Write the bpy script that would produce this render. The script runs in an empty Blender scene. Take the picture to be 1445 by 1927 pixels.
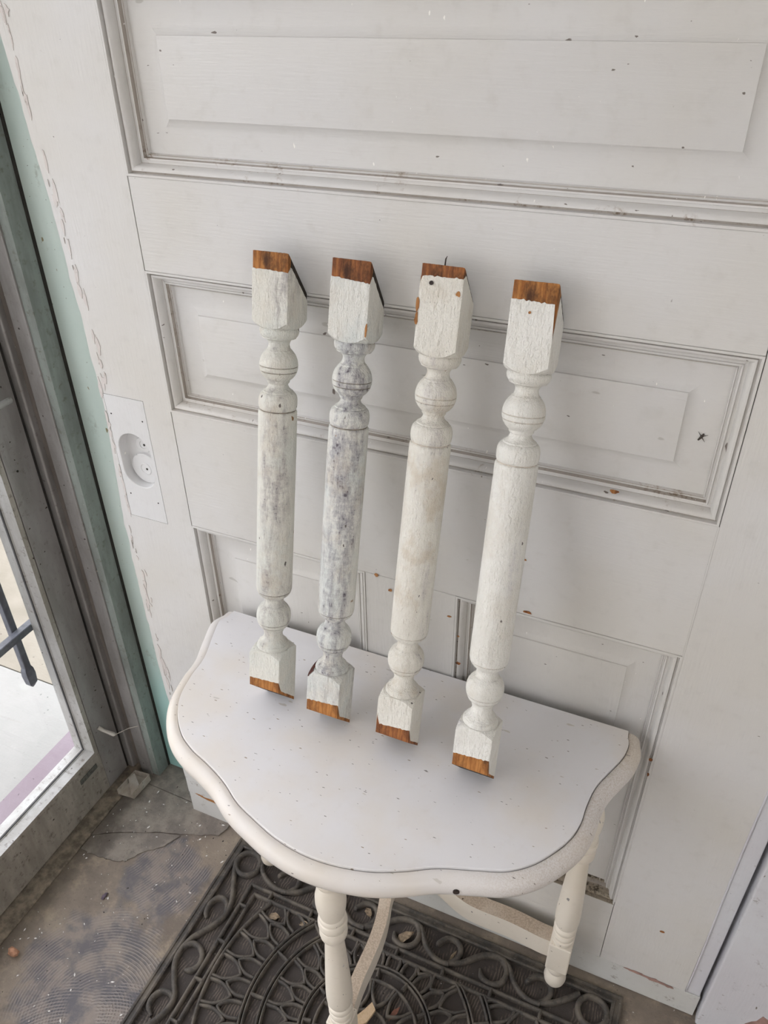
import bpy, bmesh, math, random
from math import sin, cos, pi, sqrt, hypot, atan2
from mathutils import Vector, Matrix, Euler, noise as mnoise
random.seed(7)
C = bpy.context.scene.collection

# ------------------------------------------------------------------ camera, sky, exposure
cam = bpy.data.objects.new('camera', bpy.data.cameras.new('camera'))
C.objects.link(cam)
cam.location = (0.7837, -0.9060, 1.7212)
cam.rotation_euler = (0.9729, 0.0131, 0.4139)
cam.data.sensor_fit = 'VERTICAL'
cam.data.sensor_height = 36.0
cam.data.sensor_width = 27.0
cam.data.lens = 1479.85 / 1927 * 36.0
cam.data.clip_start = 0.02
bpy.context.scene.camera = cam

world = bpy.data.worlds.new('overcast_sky')
bpy.context.scene.world = world
world.use_nodes = True
wn = world.node_tree.nodes; wl = world.node_tree.links
bg = wn['Background']
geo = wn.new('ShaderNodeTexCoord'); sep = wn.new('ShaderNodeSeparateXYZ')
rmp = wn.new('ShaderNodeValToRGB')
wl.new(geo.outputs['Generated'], sep.inputs[0]); wl.new(sep.outputs['Z'], rmp.inputs[0])
rmp.color_ramp.elements[0].position = 0.0; rmp.color_ramp.elements[0].color = (0.96, 0.95, 0.97, 1)
rmp.color_ramp.elements[1].position = 1.0; rmp.color_ramp.elements[1].color = (0.96, 0.97, 1.06, 1)
wl.new(rmp.outputs[0], bg.inputs['Color'])
bg.inputs['Strength'].default_value = 1.0

vs = bpy.context.scene.view_settings
vs.view_transform = 'Standard'; vs.look = 'None'; vs.gamma = 1.0; vs.use_curve_mapping = False
vs.exposure = 2.15

# ------------------------------------------------------------------ object helpers
ORG = {}
def obj(name, verts, faces, mat, parent=None, smooth=False, mi=None, bevel=0, seg=1, label=None):
    off = ORG.get(parent.name, Vector((0, 0, 0))) if parent else Vector((0, 0, 0))
    me = bpy.data.meshes.new(name)
    me.from_pydata([tuple(Vector(v) - off) for v in verts], [], faces)
    mats = mat if isinstance(mat, (list, tuple)) else [mat]
    for m in mats: me.materials.append(m)
    if mi: me.polygons.foreach_set('material_index', mi)
    bm = bmesh.new(); bm.from_mesh(me)
    bmesh.ops.recalc_face_normals(bm, faces=bm.faces[:])
    bm.to_mesh(me); bm.free()
    if smooth is True:
        me.polygons.foreach_set('use_smooth', [True] * len(me.polygons))
    elif smooth:
        me.polygons.foreach_set('use_smooth', [True] * len(me.polygons))
        me.set_sharp_from_angle(angle=math.radians(smooth))
    o = bpy.data.objects.new(name, me); C.objects.link(o)
    if parent: o.parent = parent
    ORG[o.name] = off
    if bevel:
        b = o.modifiers.new('bevel', 'BEVEL'); b.width = bevel; b.segments = seg; b.limit_method = 'ANGLE'
    if label: o['label'] = label
    return o

def thing(name, label=None, cat=None, loc=(0, 0, 0), group=None, kind=None):
    o = bpy.data.objects.new(name, None); C.objects.link(o)
    o.empty_display_size = 0.05
    o.location = loc; ORG[o.name] = Vector(loc)
    tag(o, label, cat, group, kind)
    return o

def tag(o, label=None, cat=None, group=None, kind=None):
    if label: o['label'] = label
    if cat: o['category'] = cat
    if group: o['group'] = group
    if kind: o['kind'] = kind
    return o

def sub(parent, name, verts, faces, mat, **k):
    return obj(name, verts, faces, mat, parent, **k)

def boxv(x0, x1, y0, y1, z0, z1):
    v = [(x0,y0,z0),(x1,y0,z0),(x1,y1,z0),(x0,y1,z0),(x0,y0,z1),(x1,y0,z1),(x1,y1,z1),(x0,y1,z1)]
    f = [(0,3,2,1),(4,5,6,7),(0,1,5,4),(1,2,6,5),(2,3,7,6),(3,0,4,7)]
    return v, f
def box(name, b, mat, parent=None, **k):
    v, f = boxv(*b); return obj(name, v, f, mat, parent, **k)
def merge(*parts):
    V, F = [], []
    for v, f in parts:
        n = len(V); V += list(v); F += [tuple(i + n for i in q) for q in f]
    return V, F

def lathe(prof, n=40, cx=0, cy=0):
    """prof: (t, r) along z"""
    V, F = [], []
    for t, r in prof:
        for i in range(n):
            a = 2*pi*i/n; V.append((cx + r*cos(a), cy + r*sin(a), t))
    for j in range(len(prof)-1):
        for i in range(n):
            k = (i+1) % n
            F.append((j*n+i, j*n+k, (j+1)*n+k, (j+1)*n+i))
    F.append(tuple(range(n))[::-1]); F.append(tuple((len(prof)-1)*n + i for i in range(n)))
    return V, F

def cr(pts, n=6, closed=False):
    """Catmull-Rom through pts"""
    P = [Vector(p) for p in pts]; out = []
    m = len(P)
    for i in range(m if closed else m-1):
        if closed: p0, p1, p2, p3 = P[i-1], P[i], P[(i+1) % m], P[(i+2) % m]
        else:
            p1, p2 = P[i], P[i+1]
            p0 = P[i-1] if i else p1*2 - p2
            p3 = P[i+2] if i+2 < m else p2*2 - p1
        for k in range(n):
            t = k/n
            out.append(0.5*((2*p1) + (p2-p0)*t + (2*p0-5*p1+4*p2-p3)*t*t + (3*p1-p0-3*p2+p3)*t**3))
    if not closed: out.append(P[-1])
    return out

def ridge(path, w, hgt, z0, closed=False, taper=False):
    """rounded rubber bar lying on the ground along a 2D path"""
    prof = [(-1, 0), (-1, .55), (-.62, .92), (0, 1), (.62, .92), (1, .55), (1, 0)]
    n = len(path); V, F = [], []; m = len(prof)
    for i, p in enumerate(path):
        a = path[i-1] if (i or closed) else path[i]; b = path[(i+1) % n] if (i < n-1 or closed) else path[i]
        d = Vector((b[0]-a[0], b[1]-a[1]));
        d = d.normalized() if d.length > 1e-9 else Vector((1, 0))
        nx, ny = -d.y, d.x
        s = 1.0
        if taper and not closed: s = min(1, .55 + .15*min(i, n-1-i))
        for u, h in prof: V.append((p[0]+nx*u*w*s/2, p[1]+ny*u*w*s/2, z0 + h*hgt*s))
    for i in range(n if closed else n-1):
        j = (i+1) % n
        for k in range(m-1): F.append((i*m+k, i*m+k+1, j*m+k+1, j*m+k))
        F.append((i*m+m-1, i*m, j*m, j*m+m-1))
    if not closed:
        F.append(tuple(range(m))); F.append(tuple((n-1)*m + k for k in range(m))[::-1])
    return V, F

def tube(path, r, n=8):
    V, F = [], []
    P = [Vector(p) for p in path]
    for i, p in enumerate(P):
        d = (P[min(i+1, len(P)-1)] - P[max(i-1, 0)]).normalized()
        u = d.orthogonal().normalized() if i == 0 else (u - d*u.dot(d)).normalized()
        w = d.cross(u); rr = r[i] if isinstance(r, (list, tuple)) else r
        for k in range(n):
            a = 2*pi*k/n; V.append(tuple(p + (u*cos(a) + w*sin(a))*rr))
    for i in range(len(P)-1):
        for k in range(n):
            j = (k+1) % n; F.append((i*n+k, i*n+j, (i+1)*n+j, (i+1)*n+k))
    F.append(tuple(range(n))[::-1]); F.append(tuple((len(P)-1)*n+k for k in range(n)))
    return V, F

def blob(cx, cz, rx, rz, n=11, jag=.35, y=-.0004, th=.0004):
    """thin ragged chip on the door plane"""
    V = []; y -= random.uniform(0, .0004)
    for lay in (0, 1):
        random_state = random.getstate()
        for i in range(n):
            a = 2*pi*i/n; k = 1 + random.uniform(-jag, jag)
            V.append((cx + rx*k*cos(a), y + (th if lay else 0), cz + rz*k*sin(a)))
        if lay == 0: random.setstate(random_state)
    F = [tuple(range(n)), tuple(range(n, 2*n))[::-1]] + [(i, (i+1) % n, n+(i+1) % n, n+i) for i in range(n)]
    return V, F

# ------------------------------------------------------------------ material helper
class NB:
    def __init__(s, name, rough=.5, spec=.5, metal=0):
        s.m = bpy.data.materials.new(name); s.m.use_nodes = True
        s.t = s.m.node_tree; s.b = s.t.nodes['Principled BSDF']
        s.b.inputs['Roughness'].default_value = rough
        s.b.inputs['Specular IOR Level'].default_value = spec
        s.b.inputs['Metallic'].default_value = metal
        s.tc = s.n('ShaderNodeTexCoord').outputs['Object']
        s.h = []
    def n(s, t): return s.t.nodes.new(t)
    def put(s, sock, v):
        if isinstance(v, bpy.types.NodeSocket): s.t.links.new(v, sock)
        elif isinstance(v, (tuple, list)) and len(v) == 3 and sock.type == 'RGBA': sock.default_value = (*v, 1)
        else: sock.default_value = v
    def map(s, scale=(1,1,1), loc=(0,0,0), rot=(0,0,0), co=None):
        m = s.n('ShaderNodeMapping'); s.t.links.new(co or s.tc, m.inputs[0])
        m.inputs['Scale'].default_value = scale; m.inputs['Location'].default_value = loc; m.inputs['Rotation'].default_value = rot
        return m.outputs[0]
    def noise(s, scale, detail=4, rough=.55, co=None, dist=0):
        x = s.n('ShaderNodeTexNoise'); s.t.links.new(co or s.tc, x.inputs['Vector'])
        x.inputs['Scale'].default_value = scale; x.inputs['Detail'].default_value = detail
        x.inputs['Roughness'].default_value = rough; x.inputs['Distortion'].default_value = dist
        return x.outputs['Fac']
    def vor(s, scale, co=None, feature='F1', out='Distance'):
        x = s.n('ShaderNodeTexVoronoi'); x.feature = feature; s.t.links.new(co or s.tc, x.inputs['Vector'])
        x.inputs['Scale'].default_value = scale
        return x.outputs[out]
    def step(s, v, a, b):
        x = s.n('ShaderNodeMapRange'); x.interpolation_type = 'SMOOTHSTEP'
        s.put(x.inputs['Value'], v); x.inputs['From Min'].default_value = a; x.inputs['From Max'].default_value = b
        return x.outputs[0]
    def math(s, op, a, b=0.0):
        x = s.n('ShaderNodeMath'); x.operation = op; s.put(x.inputs[0], a); s.put(x.inputs[1], b); return x.outputs[0]
    def mix(s, f, a, b):
        x = s.n('ShaderNodeMix'); x.data_type = 'RGBA'
        s.put(x.inputs[0], f); s.put(x.inputs[6], a); s.put(x.inputs[7], b); return x.outputs[2]
    def xyz(s, co=None):
        x = s.n('ShaderNodeSeparateXYZ'); s.t.links.new(co or s.tc, x.inputs[0]); return x.outputs
    def color(s, v): s.put(s.b.inputs['Base Color'], v)
    def bump(s, h, dist=.001, strength=.6):
        x = s.n('ShaderNodeBump'); s.put(x.inputs['Height'], h); x.inputs['Distance'].default_value = dist
        x.inputs['Strength'].default_value = strength
        if s.h: s.t.links.new(s.h[-1], x.inputs['Normal'])
        s.h.append(x.outputs[0]); s.t.links.new(x.outputs[0], s.b.inputs['Normal'])
    def specks(s, base, col, scale, thr, amount, co=None):
        """sparse ragged flecks: a thresholded voronoi kept only in some cells"""
        co = co or s.tc
        w = s.n('ShaderNodeTexNoise'); s.t.links.new(co, w.inputs['Vector']); w.inputs['Scale'].default_value = scale*2.2; w.inputs['Detail'].default_value = 2
        v = s.n('ShaderNodeVectorMath'); v.operation = 'MULTIPLY_ADD'; s.t.links.new(w.outputs['Color'], v.inputs[0])
        v.inputs[1].default_value = (.5/scale,)*3; s.t.links.new(co, v.inputs[2])
        d = s.vor(scale, v.outputs[0]); c = s.xyz(s.vor(scale, v.outputs[0], out='Color'))
        keep = s.math('GREATER_THAN', c[0], 1-amount)
        t = s.math('MULTIPLY', s.math('POWER', c[1], 2.0), thr*1.6)
        t = s.math('ADD', t, thr*.5)
        k = s.n('ShaderNodeMapRange'); k.interpolation_type = 'SMOOTHSTEP'
        s.put(k.inputs['Value'], s.math('SUBTRACT', t, d)); k.inputs['From Min'].default_value = 0; k.inputs['From Max'].default_value = .05
        return s.mix(s.math('MULTIPLY', k.outputs[0], keep), base, col)

def paint(name, col, tint, stroke=(1, 1, 1), speck=.10, rough=.45, grime=0, grimecol=(.12, .075, .045), bump=.5, spec=.4, speckcol=(.2,.17,.15)):
    m = NB(name, rough, spec)
    big = m.noise(3.0, 3); fine = m.noise(45, 5)
    c = m.mix(m.step(big, .35, .68), col, tint)
    c = m.mix(m.math('MULTIPLY', m.step(fine, .5, .8), .35), c, tuple(v*.86 for v in tint))
    c = m.specks(c, speckcol, 40, .10, speck*.55, m.map((1.6, 1, .7)))
    c = m.specks(c, tuple(v*.9 for v in speckcol), 90, .12, speck*.6, m.map((.7, 1, 1.6), (3, 1, 2)))
    c = m.specks(c, tuple(v*.80 for v in tint), 26, .10, .18, m.map((.5, 1, 1.7), (6, 1, 2)))
    c = m.specks(c, (.9,.88,.84), 70, .1, speck*.7, m.map((2.5, 1, 1), (1, 5, 2)))
    if grime:
        g = m.noise(28, 6, .7, m.map((1, 1, 1), (7, 3, 1)))
        g2 = m.noise(190, 3, .6)
        gm = m.math('MULTIPLY', m.step(g, .60-grime*.20, .78-grime*.2), m.step(g2, .42, .60))
        c = m.mix(gm, c, grimecol)
    m.color(c)
    st = m.noise(60, 4, .6, m.map(stroke))
    m.bump(st, .0010, bump*1.1)
    m.bump(m.noise(9, 2), .002, .15)
    return m.m
# ------------------------------------------------------------------ materials
WHITE = (.672, .662, .652); WARM = (.642, .620, .580)
M = {}
M['door_v'] = paint('door_paint_vertical', WHITE, WARM, (4, 4, .35))
M['door_h'] = paint('door_paint_horizontal', WHITE, WARM, (.35, 4, 5))
M['door_low'] = paint('door_paint_cool', (.65, .648, .63), (.59, .585, .55), (.4, 4, 4), .3, grime=.25)
M['mould'] = paint('moulding_paint', WHITE, WARM, (3, 3, 3), .05, .42)
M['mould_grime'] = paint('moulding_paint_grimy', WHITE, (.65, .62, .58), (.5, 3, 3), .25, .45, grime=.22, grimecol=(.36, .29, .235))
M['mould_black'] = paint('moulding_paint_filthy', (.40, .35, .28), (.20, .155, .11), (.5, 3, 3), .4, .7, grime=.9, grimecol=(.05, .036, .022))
M['groove'] = paint('groove_dirt_shade', (.46, .42, .38), (.37, .33, .285), (2, 2, 2), .3, .7, grime=.5, grimecol=(.20, .15, .105))  # groove bottoms: brown dirt, with recess shade painted into the base colour
M['plate'] = paint('patch_paint', (.70, .70, .70), (.67, .66, .65), (4, 4, .6), .1)
M['right'] = paint('jamb_paint_right', (.68, .69, .72), (.64, .63, .66), (4, 4, .4), .3, .5, grime=.15)
M['flake'] = paint('peeling_paint', (.66, .62, .60), (.62, .565, .53), (2, 2, .5), .3, .6, grime=.35)

def simple(name, col, rough=.6, var=.25, scale=30, spec=.4, metal=0, bump=.3, bd=.001):
    m = NB(name, rough, spec, metal)
    f = m.noise(scale, 5, .6)
    m.color(m.mix(m.step(f, .3, .7), tuple(v*(1-var) for v in col), tuple(v*(1+var) for v in col)))
    if bump: m.bump(f, bd, bump)
    return m.m

def mint():
    m = NB('mint_paint', .5, .4)
    f = m.noise(5, 4); g = m.noise(120, 4, .6)
    c = m.mix(m.step(f, .35, .65), (.56, .665, .615), (.61, .70, .65))
    z = m.xyz()[2]
    c = m.mix(m.math('SUBTRACT', 1.0, m.step(z, .1, .55)), c, (.37, .63, .60))     # the fresher turquoise coat near the floor
    c = m.specks(c, (.16, .17, .13), 90, .13, .55)
    c = m.specks(c, (.25, .22, .12), 40, .07, .35, m.map((1, 1, .6), (2, 2, 2)))
    gr = m.math('MULTIPLY', m.step(m.noise(9, 6, .7, m.map((1, 1, .5))), .56, .75), m.step(g, .4, .6))
    c = m.mix(gr, c, (.22, .24, .18)); m.color(c)
    m.bump(g, .0008, .4); return m.m
M['mint'] = mint()

def alu(name, col, dark, rough=.45, metal=.35, dirt=.5):
    m = NB(name, rough, .5, metal)
    f = m.noise(7, 5, .65, m.map((3, 3, .8))); g = m.noise(70, 5, .7)
    c = m.mix(m.step(f, .35, .65), col, dark)
    c = m.mix(m.math('MULTIPLY', m.step(g, .62 - dirt*.12, .74), dirt), c, (.10, .085, .06))
    c = m.specks(c, (.42, .40, .36), 80, .07, .25)
    c = m.specks(c, (.05, .04, .03), 60, .08, .3, m.map((1, 1, 1), (4, 4, 4)))
    m.color(c); m.bump(g, .0005, .3); return m.m
M['alu'] = alu('weathered_aluminium', (.37, .355, .345), (.285, .272, .258))
M['alu_rail'] = alu('dirty_aluminium_rail', (.48, .445, .395), (.33, .30, .26), dirt=.8)
M['alu_green'] = alu('greenish_dirty_jamb', (.27, .305, .28), (.19, .205, .19), .6, 0, .7)
M['alu_light'] = alu('bright_aluminium_bead', (.46, .46, .45), (.36, .35, .33), .5, .15, .7)
M['crack'] = simple('paint_crack', (.30, .26, .23), .9, .3, 60)
M['gap'] = simple('dark_gap', (.03, .026, .022), .8)
M['thresh'] = simple('dirty_threshold', (.20, .165, .125), .8, .4, 60, bump=.8, bd=.003)
M['rubbergasket'] = simple('black_gasket', (.06, .06, .06), .6)

def glass():
    m = bpy.data.materials.new('window_glass'); m.use_nodes = True
    t = m.node_tree; t.nodes.clear()
    o = t.nodes.new('ShaderNodeOutputMaterial'); mx = t.nodes.new('ShaderNodeMixShader')
    tr = t.nodes.new('ShaderNodeBsdfTransparent'); gl = t.nodes.new('ShaderNodeBsdfGlossy')
    tr.inputs['Color'].default_value = (.955, .957, .95, 1); gl.inputs['Roughness'].default_value = .02
    lw = t.nodes.new('ShaderNodeLayerWeight'); lw.inputs['Blend'].default_value = .5
    pw = t.nodes.new('ShaderNodeMath'); pw.operation = 'POWER'; pw.inputs[1].default_value = 5.0
    fr = t.nodes.new('ShaderNodeMath'); fr.operation = 'MULTIPLY_ADD'; fr.inputs[1].default_value = .5; fr.inputs[2].default_value = .03
    t.links.new(lw.outputs['Facing'], pw.inputs[0]); t.links.new(pw.outputs[0], fr.inputs[0])
    t.links.new(fr.outputs[0], mx.inputs[0]); t.links.new(tr.outputs[0], mx.inputs[1]); t.links.new(gl.outputs[0], mx.inputs[2])
    t.links.new(mx.outputs[0], o.inputs['Surface'])
    return m
M['glass'] = glass()

def floor_mat():
    m = NB('worn_cement_floor', .8, .3)
    x, y, z = m.xyz()
    big = m.noise(4.5, 6, .62); mid = m.noise(18, 6, .65); fine = m.noise(160, 4, .65)
    c = m.mix(m.step(big, .35, .65), (.175, .144, .118), (.295, .245, .195))
    c = m.mix(m.math('MULTIPLY', m.step(mid, .50, .68), .75), c, (.37, .305, .225))
    c = m.mix(m.math('MULTIPLY', m.step(m.noise(8, 5, .7, m.map((1, 1, 1), (4, 4, 0))), .54, .70), .8), c, (.12, .10, .085))
    c = m.mix(m.math('MULTIPLY', m.step(fine, .55, .75), .5), c, (.11, .09, .075))
    ridges = None
    wob = m.noise(11, 4, .6)
    wob2 = m.noise(40, 3, .6)
    for cx, cy, rmin, rmax, lx, ly, lr in ((-.073, -.473, .0, 9, -.13, -.42, .17), (-.06, -.63, 0, 9, -.11, -.53, .11), (-.37, -.10, 0, 9, -.125, -.175, .105), (.05, -.70, 0, 9, -.03, -.45, .07)):
        dx = m.math('SUBTRACT', x, cx); dy = m.math('SUBTRACT', y, cy)
        r = m.math('SQRT', m.math('ADD', m.math('MULTIPLY', dx, dx), m.math('MULTIPLY', dy, dy)))
        ex = m.math('SUBTRACT', x, lx); ey = m.math('SUBTRACT', y, ly)
        d = m.math('SQRT', m.math('ADD', m.math('MULTIPLY', ex, ex), m.math('MULTIPLY', ey, ey)))
        dn = m.math('ADD', d, m.math('MULTIPLY', m.math('SUBTRACT', wob, .5), .16))
        mask = m.math('SUBTRACT', 1.0, m.step(dn, lr*.72, lr))
        c = m.mix(m.math('MULTIPLY', mask, .85), c, m.mix(m.step(mid, .4, .62), (.125, .12, .13), (.25, .215, .19)))
        wv = m.math('SINE', m.math('MULTIPLY', m.math('ADD', r, m.math('MULTIPLY', wob2, .003)), 2*pi/.0062))
        wv = m.math('MULTIPLY', m.math('MULTIPLY', m.step(wv, -.4, .8), mask), m.step(m.noise(13, 4, .65, m.map((1, 1, 1), (2, 7, 0))), .40, .56))
        c = m.mix(m.math('MULTIPLY', wv, .5), c, (.36, .32, .29))
        ridges = wv if ridges is None else m.math('MAXIMUM', ridges, wv)
    # darker band along the threshold, and darker streaked floor inside the mat outline
    th = m.math('SUBTRACT', 1.0, m.step(m.math('ADD', x, m.math('MULTIPLY', wob, .10)), -.31, -.24))
    c = m.mix(m.math('MULTIPLY', th, .6), c, (.085, .07, .05))
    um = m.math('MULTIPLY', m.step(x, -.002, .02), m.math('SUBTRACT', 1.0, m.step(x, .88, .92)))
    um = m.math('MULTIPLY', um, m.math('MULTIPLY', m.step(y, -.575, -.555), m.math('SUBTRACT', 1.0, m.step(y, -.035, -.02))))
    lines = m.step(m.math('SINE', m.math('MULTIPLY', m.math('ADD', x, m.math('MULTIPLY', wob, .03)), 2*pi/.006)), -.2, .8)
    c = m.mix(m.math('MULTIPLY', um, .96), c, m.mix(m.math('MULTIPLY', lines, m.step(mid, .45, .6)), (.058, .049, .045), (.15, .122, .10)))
    c = m.specks(c, (.62, .60, .56), 110, .07, .16)
    c = m.specks(c, (.03, .025, .02), 75, .09, .3, m.map((1, 1, 1), (5, 2, 1)))
    m.color(c)
    m.bump(mid, .004, .5); m.bump(fine, .0015, .6); m.bump(ridges, .0014, .9)
    return m.m
M['floor'] = floor_mat()
def screed():
    m = NB('thin_screed', .8, .3)
    mid = m.noise(16, 6, .65); fine = m.noise(170, 4, .65)
    c = m.mix(m.step(mid, .38, .64), (.19, .165, .145), (.30, .265, .225))
    c = m.mix(m.math('MULTIPLY', m.step(fine, .55, .75), .55), c, (.10, .085, .07))
    c = m.specks(c, (.62, .60, .56), 110, .07, .2); c = m.specks(c, (.03, .025, .02), 75, .09, .35, m.map((1, 1, 1), (5, 2, 1)))
    x = m.xyz()[0]
    c = m.mix(m.math('MULTIPLY', m.math('SUBTRACT', 1.0, m.step(m.math('ADD', x, m.math('MULTIPLY', mid, .12)), -.28, -.20)), .6), c, (.08, .065, .05))
    m.color(c); m.bump(mid, .003, .5); m.bump(fine, .0015, .6); return m.m
M['screed'] = screed()

def concrete(name, a, b, sp):
    m = NB(name, .9, .2)
    f = m.noise(5, 6, .6); st = m.noise(30, 4, .6, m.map((1, 12, 1), (0, 0, 0), (0, 0, .5)))
    c = m.mix(m.step(f, .3, .7), a, b); c = m.mix(m.math('MULTIPLY', m.step(st, .5, .7), .3), c, tuple(v*.85 for v in a))
    c = m.specks(c, sp, 80, .13, .14); c = m.specks(c, sp, 35, .08, .12, m.map((1, 1, 1), (3, 3, 3))); c = m.specks(c, tuple(v*2 for v in sp), 14, .15, .2, m.map((1, 1.6, 1), (1, 3, 3)))
    m.color(c); m.bump(m.noise(140, 4), .002, .5); return m.m
M['walk'] = concrete('broomed_concrete', (.265, .265, .25), (.295, .29, .275), (.15, .15, .14))
M['ground'] = concrete('tan_rough_concrete', (.20, .18, .142), (.265, .24, .198), (.14, .12, .1))
M['purple'] = concrete('faded_purple_paint', (.21, .17, .192), (.235, .20, .222), (.12, .1, .11))
M['iron'] = simple('painted_iron', (.10, .105, .125), .4, .3, 60)
M['plaster'] = simple('plaster', (.74, .72, .69), .8, .06, 8)

def table_paint(name, col, tint, rough, dust=0):
    m = NB(name, rough, .5)
    big = m.noise(5, 4); fine = m.noise(60, 5)
    c = m.mix(m.step(big, .42, .66), col, tint)
    c = m.mix(m.math('MULTIPLY', m.step(fine, .55, .8), .25), c, tuple(v*.88 for v in tint))
    for i, (sc, th, am, cc) in enumerate(((48, .10, .10, (.27, .25, .24)), (26, .055, .10, (.17, .15, .14)), (85, .13, .09, (.34, .28, .22)), (33, .16, .05, (.58, .55, .51)), (120, .14, .08, (.2, .18, .17)))):
        c = m.specks(c, cc, sc, th, am, m.map((1, 3.2, 1), (i*3, i, 0), (0, 0, 1.1*i)))
    if dust:
        x = m.xyz()[0]
        g = m.noise(520, 2, .6); k = m.noise(14, 4, .6)
        d = m.math('MULTIPLY', m.step(m.math('ADD', x, m.math('MULTIPLY', k, .12)), .20, .42), m.step(g, .30, .75))
        c = m.mix(m.math('MULTIPLY', d, dust), c, (.42, .33, .24))
    m.color(c); m.bump(m.noise(35, 3, .5, m.map((1, 3, 1))), .0008, .25); return m.m
M['top'] = table_paint('table_top_paint', (.725, .715, .725), (.715, .675, .63), .33)
M['edge'] = table_paint('table_edge_paint', (.71, .68, .66), (.69, .63, .555), .36, .55)
M['leg'] = table_paint('table_leg_paint', (.77, .71, .615), (.72, .65, .54), .4)
def dusty():
    m = NB('dusty_cream_paint', .8, .2)
    f = m.noise(330, 3, .6); g = m.noise(18, 4)
    c = m.mix(m.step(f, .35, .65), (.42, .34, .26), (.56, .46, .36))
    c = m.mix(m.math('MULTIPLY', m.step(g, .5, .7), .4), c, (.66, .58, .48))
    c = m.specks(c, (.08, .05, .03), 90, .09, .12); m.color(c); m.bump(f, .0006, .5); return m.m
M['dusty'] = dusty()

def rubber():
    m = NB('dusty_black_rubber', .65, .35)
    f = m.noise(26, 6, .65); g = m.noise(220, 4, .6)
    c = m.mix(m.step(f, .38, .66), (.058, .052, .047), (.135, .116, .094))
    c = m.mix(m.math('MULTIPLY', m.step(g, .55, .75), .55), c, (.20, .165, .125))
    c = m.specks(c, (.55, .5, .45), 120, .06, .06); m.color(c); m.bump(g, .001, .5); return m.m
M['rubber'] = rubber()

def baluster_paint(name, col, worn, wear, seed, greenish, beige=.4):
    m = NB(name, .55, .35)
    v = m.map((1, 1, .22), (seed, seed*.7, seed*.3))
    big = m.noise(14, 4, .6, v); st = m.noise(95, 5, .7, m.map((1, 1, .30), (seed, 0, 0))); cross = m.noise(150, 4, .75, m.map((.6, .6, 1.3), (0, seed, 0)))
    c = m.mix(m.step(m.noise(20, 3), .4, .65), col, greenish)
    lx, ly, lz = m.xyz()
    # these were handled and rubbed on the outer face, mostly along the middle of the shaft
    face = m.math('MULTIPLY', m.step(m.math('MULTIPLY', ly, -1.0), .004, .022), m.step(m.math('ADD', lx, m.math('MULTIPLY', m.noise(7, 2, .5, v), .03)), -.004, .016))
    bb = m.math('ADD', big, m.math('MULTIPLY', face, .15*wear))
    sc = m.math('ADD', m.math('MULTIPLY', st, .7), m.math('MULTIPLY', cross, .3))
    wm = m.math('MULTIPLY', m.step(bb, .60-wear*.20, .74-wear*.14), m.step(sc, .40, .58))
    c = m.mix(m.math('MULTIPLY', wm, .80), c, worn)
    fl = m.math('MULTIPLY', m.math('MULTIPLY', m.step(st, .56, .62), m.step(cross, .50, .58)), m.step(bb, .60-wear*.14, .66-wear*.10))
    c = m.mix(m.math('MULTIPLY', fl, min(.9, wear)), c, (.10, .08, .10))
    c = m.mix(m.math('MULTIPLY', m.step(m.noise(23, 5, .65, m.map((1, 1, .8), (0, seed, 4))), .50, .68), beige), c, (.58, .50, .39))
    c = m.specks(c, (.25, .14, .06), 60, .09, .12, m.map((1, 1, .6), (seed, seed, 0)))
    c = m.specks(c, (.14, .12, .11), 110, .12, .14, m.map((1, 1, .6), (seed, 0, seed)))
    m.color(c)
    m.bump(st, .006, .9); m.bump(m.noise(230, 3, .6), .0022, .7); m.bump(m.noise(45, 3, .6), .003, .4)
    return m.m
def wood(name, a, b, dark, amt=.5):
    m = NB(name, .7, .25)
    st = m.noise(230, 5, .65, m.map((1, 1, .10))); f = m.noise(35, 5, .7, m.map((1, 1, .6), (2, 1, 4)))
    c = m.mix(m.step(st, .35, .65), a, b); c = m.mix(m.math('MULTIPLY', m.step(f, .62-.25*amt, .70), .9), c, dark)
    m.color(c); m.bump(st, .001, .6); return m.m
M['seam_tan'] = simple('faint_groove_dirt', (.50, .44, .37), .8, .3, 160)
M['seam_dirt'] = simple('old_groove_dirt', (.20, .165, .13), .8, .6, 160)
M['wood'] = wood('bare_orange_wood', (.47, .205, .06), (.27, .10, .026), (.05, .022, .012), .75)
M['wood_red'] = wood('bare_reddish_wood', (.36, .14, .045), (.18, .062, .024), (.04, .017, .01), .8)
M['maroon'] = wood('dark_maroon_wood', (.10, .035, .025), (.06, .02, .016), (.02, .01, .008), .5)
M['cut'] = wood('blackened_saw_cut', (.045, .03, .02), (.022, .016, .012), (.012, .01, .008), .5)
M['chip'] = wood('chipped_wood', (.42, .20, .07), (.30, .12, .04), (.12, .05, .02), .3)
M['chip_pink'] = simple('primer_pink', (.36, .22, .19), .7, .2, 60)
M['nail'] = simple('rusty_nail', (.06, .045, .04), .6, .4, 200, metal=.5)
M['leaf'] = simple('dry_leaf', (.33, .25, .17), .8, .5, 90)
M['leaf_red'] = simple('reddish_dry_leaf', (.22, .10, .07), .8, .4, 90)
M['splinter'] = wood('pale_broken_wood', (.58, .43, .28), (.50, .36, .22), (.36, .24, .14), .2)
M['brick'] = simple('brick_chip', (.45, .24, .15), .9, .25, 90, bump=.8, bd=.002)
M['flakewhite'] = simple('white_paint_flake', (.72, .70, .66), .7, .1, 90)
M['slate'] = simple('purple_flake', (.10, .075, .10), .7, .2, 90)
M['insect'] = simple('dead_insect', (.05, .04, .03), .5)
M['thread'] = simple('grey_thread', (.55, .52, .47), .9, .1)
M['box'] = alu('rusted_bracket', (.62, .59, .53), (.46, .40, .33), .45, .3, .5)
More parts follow.
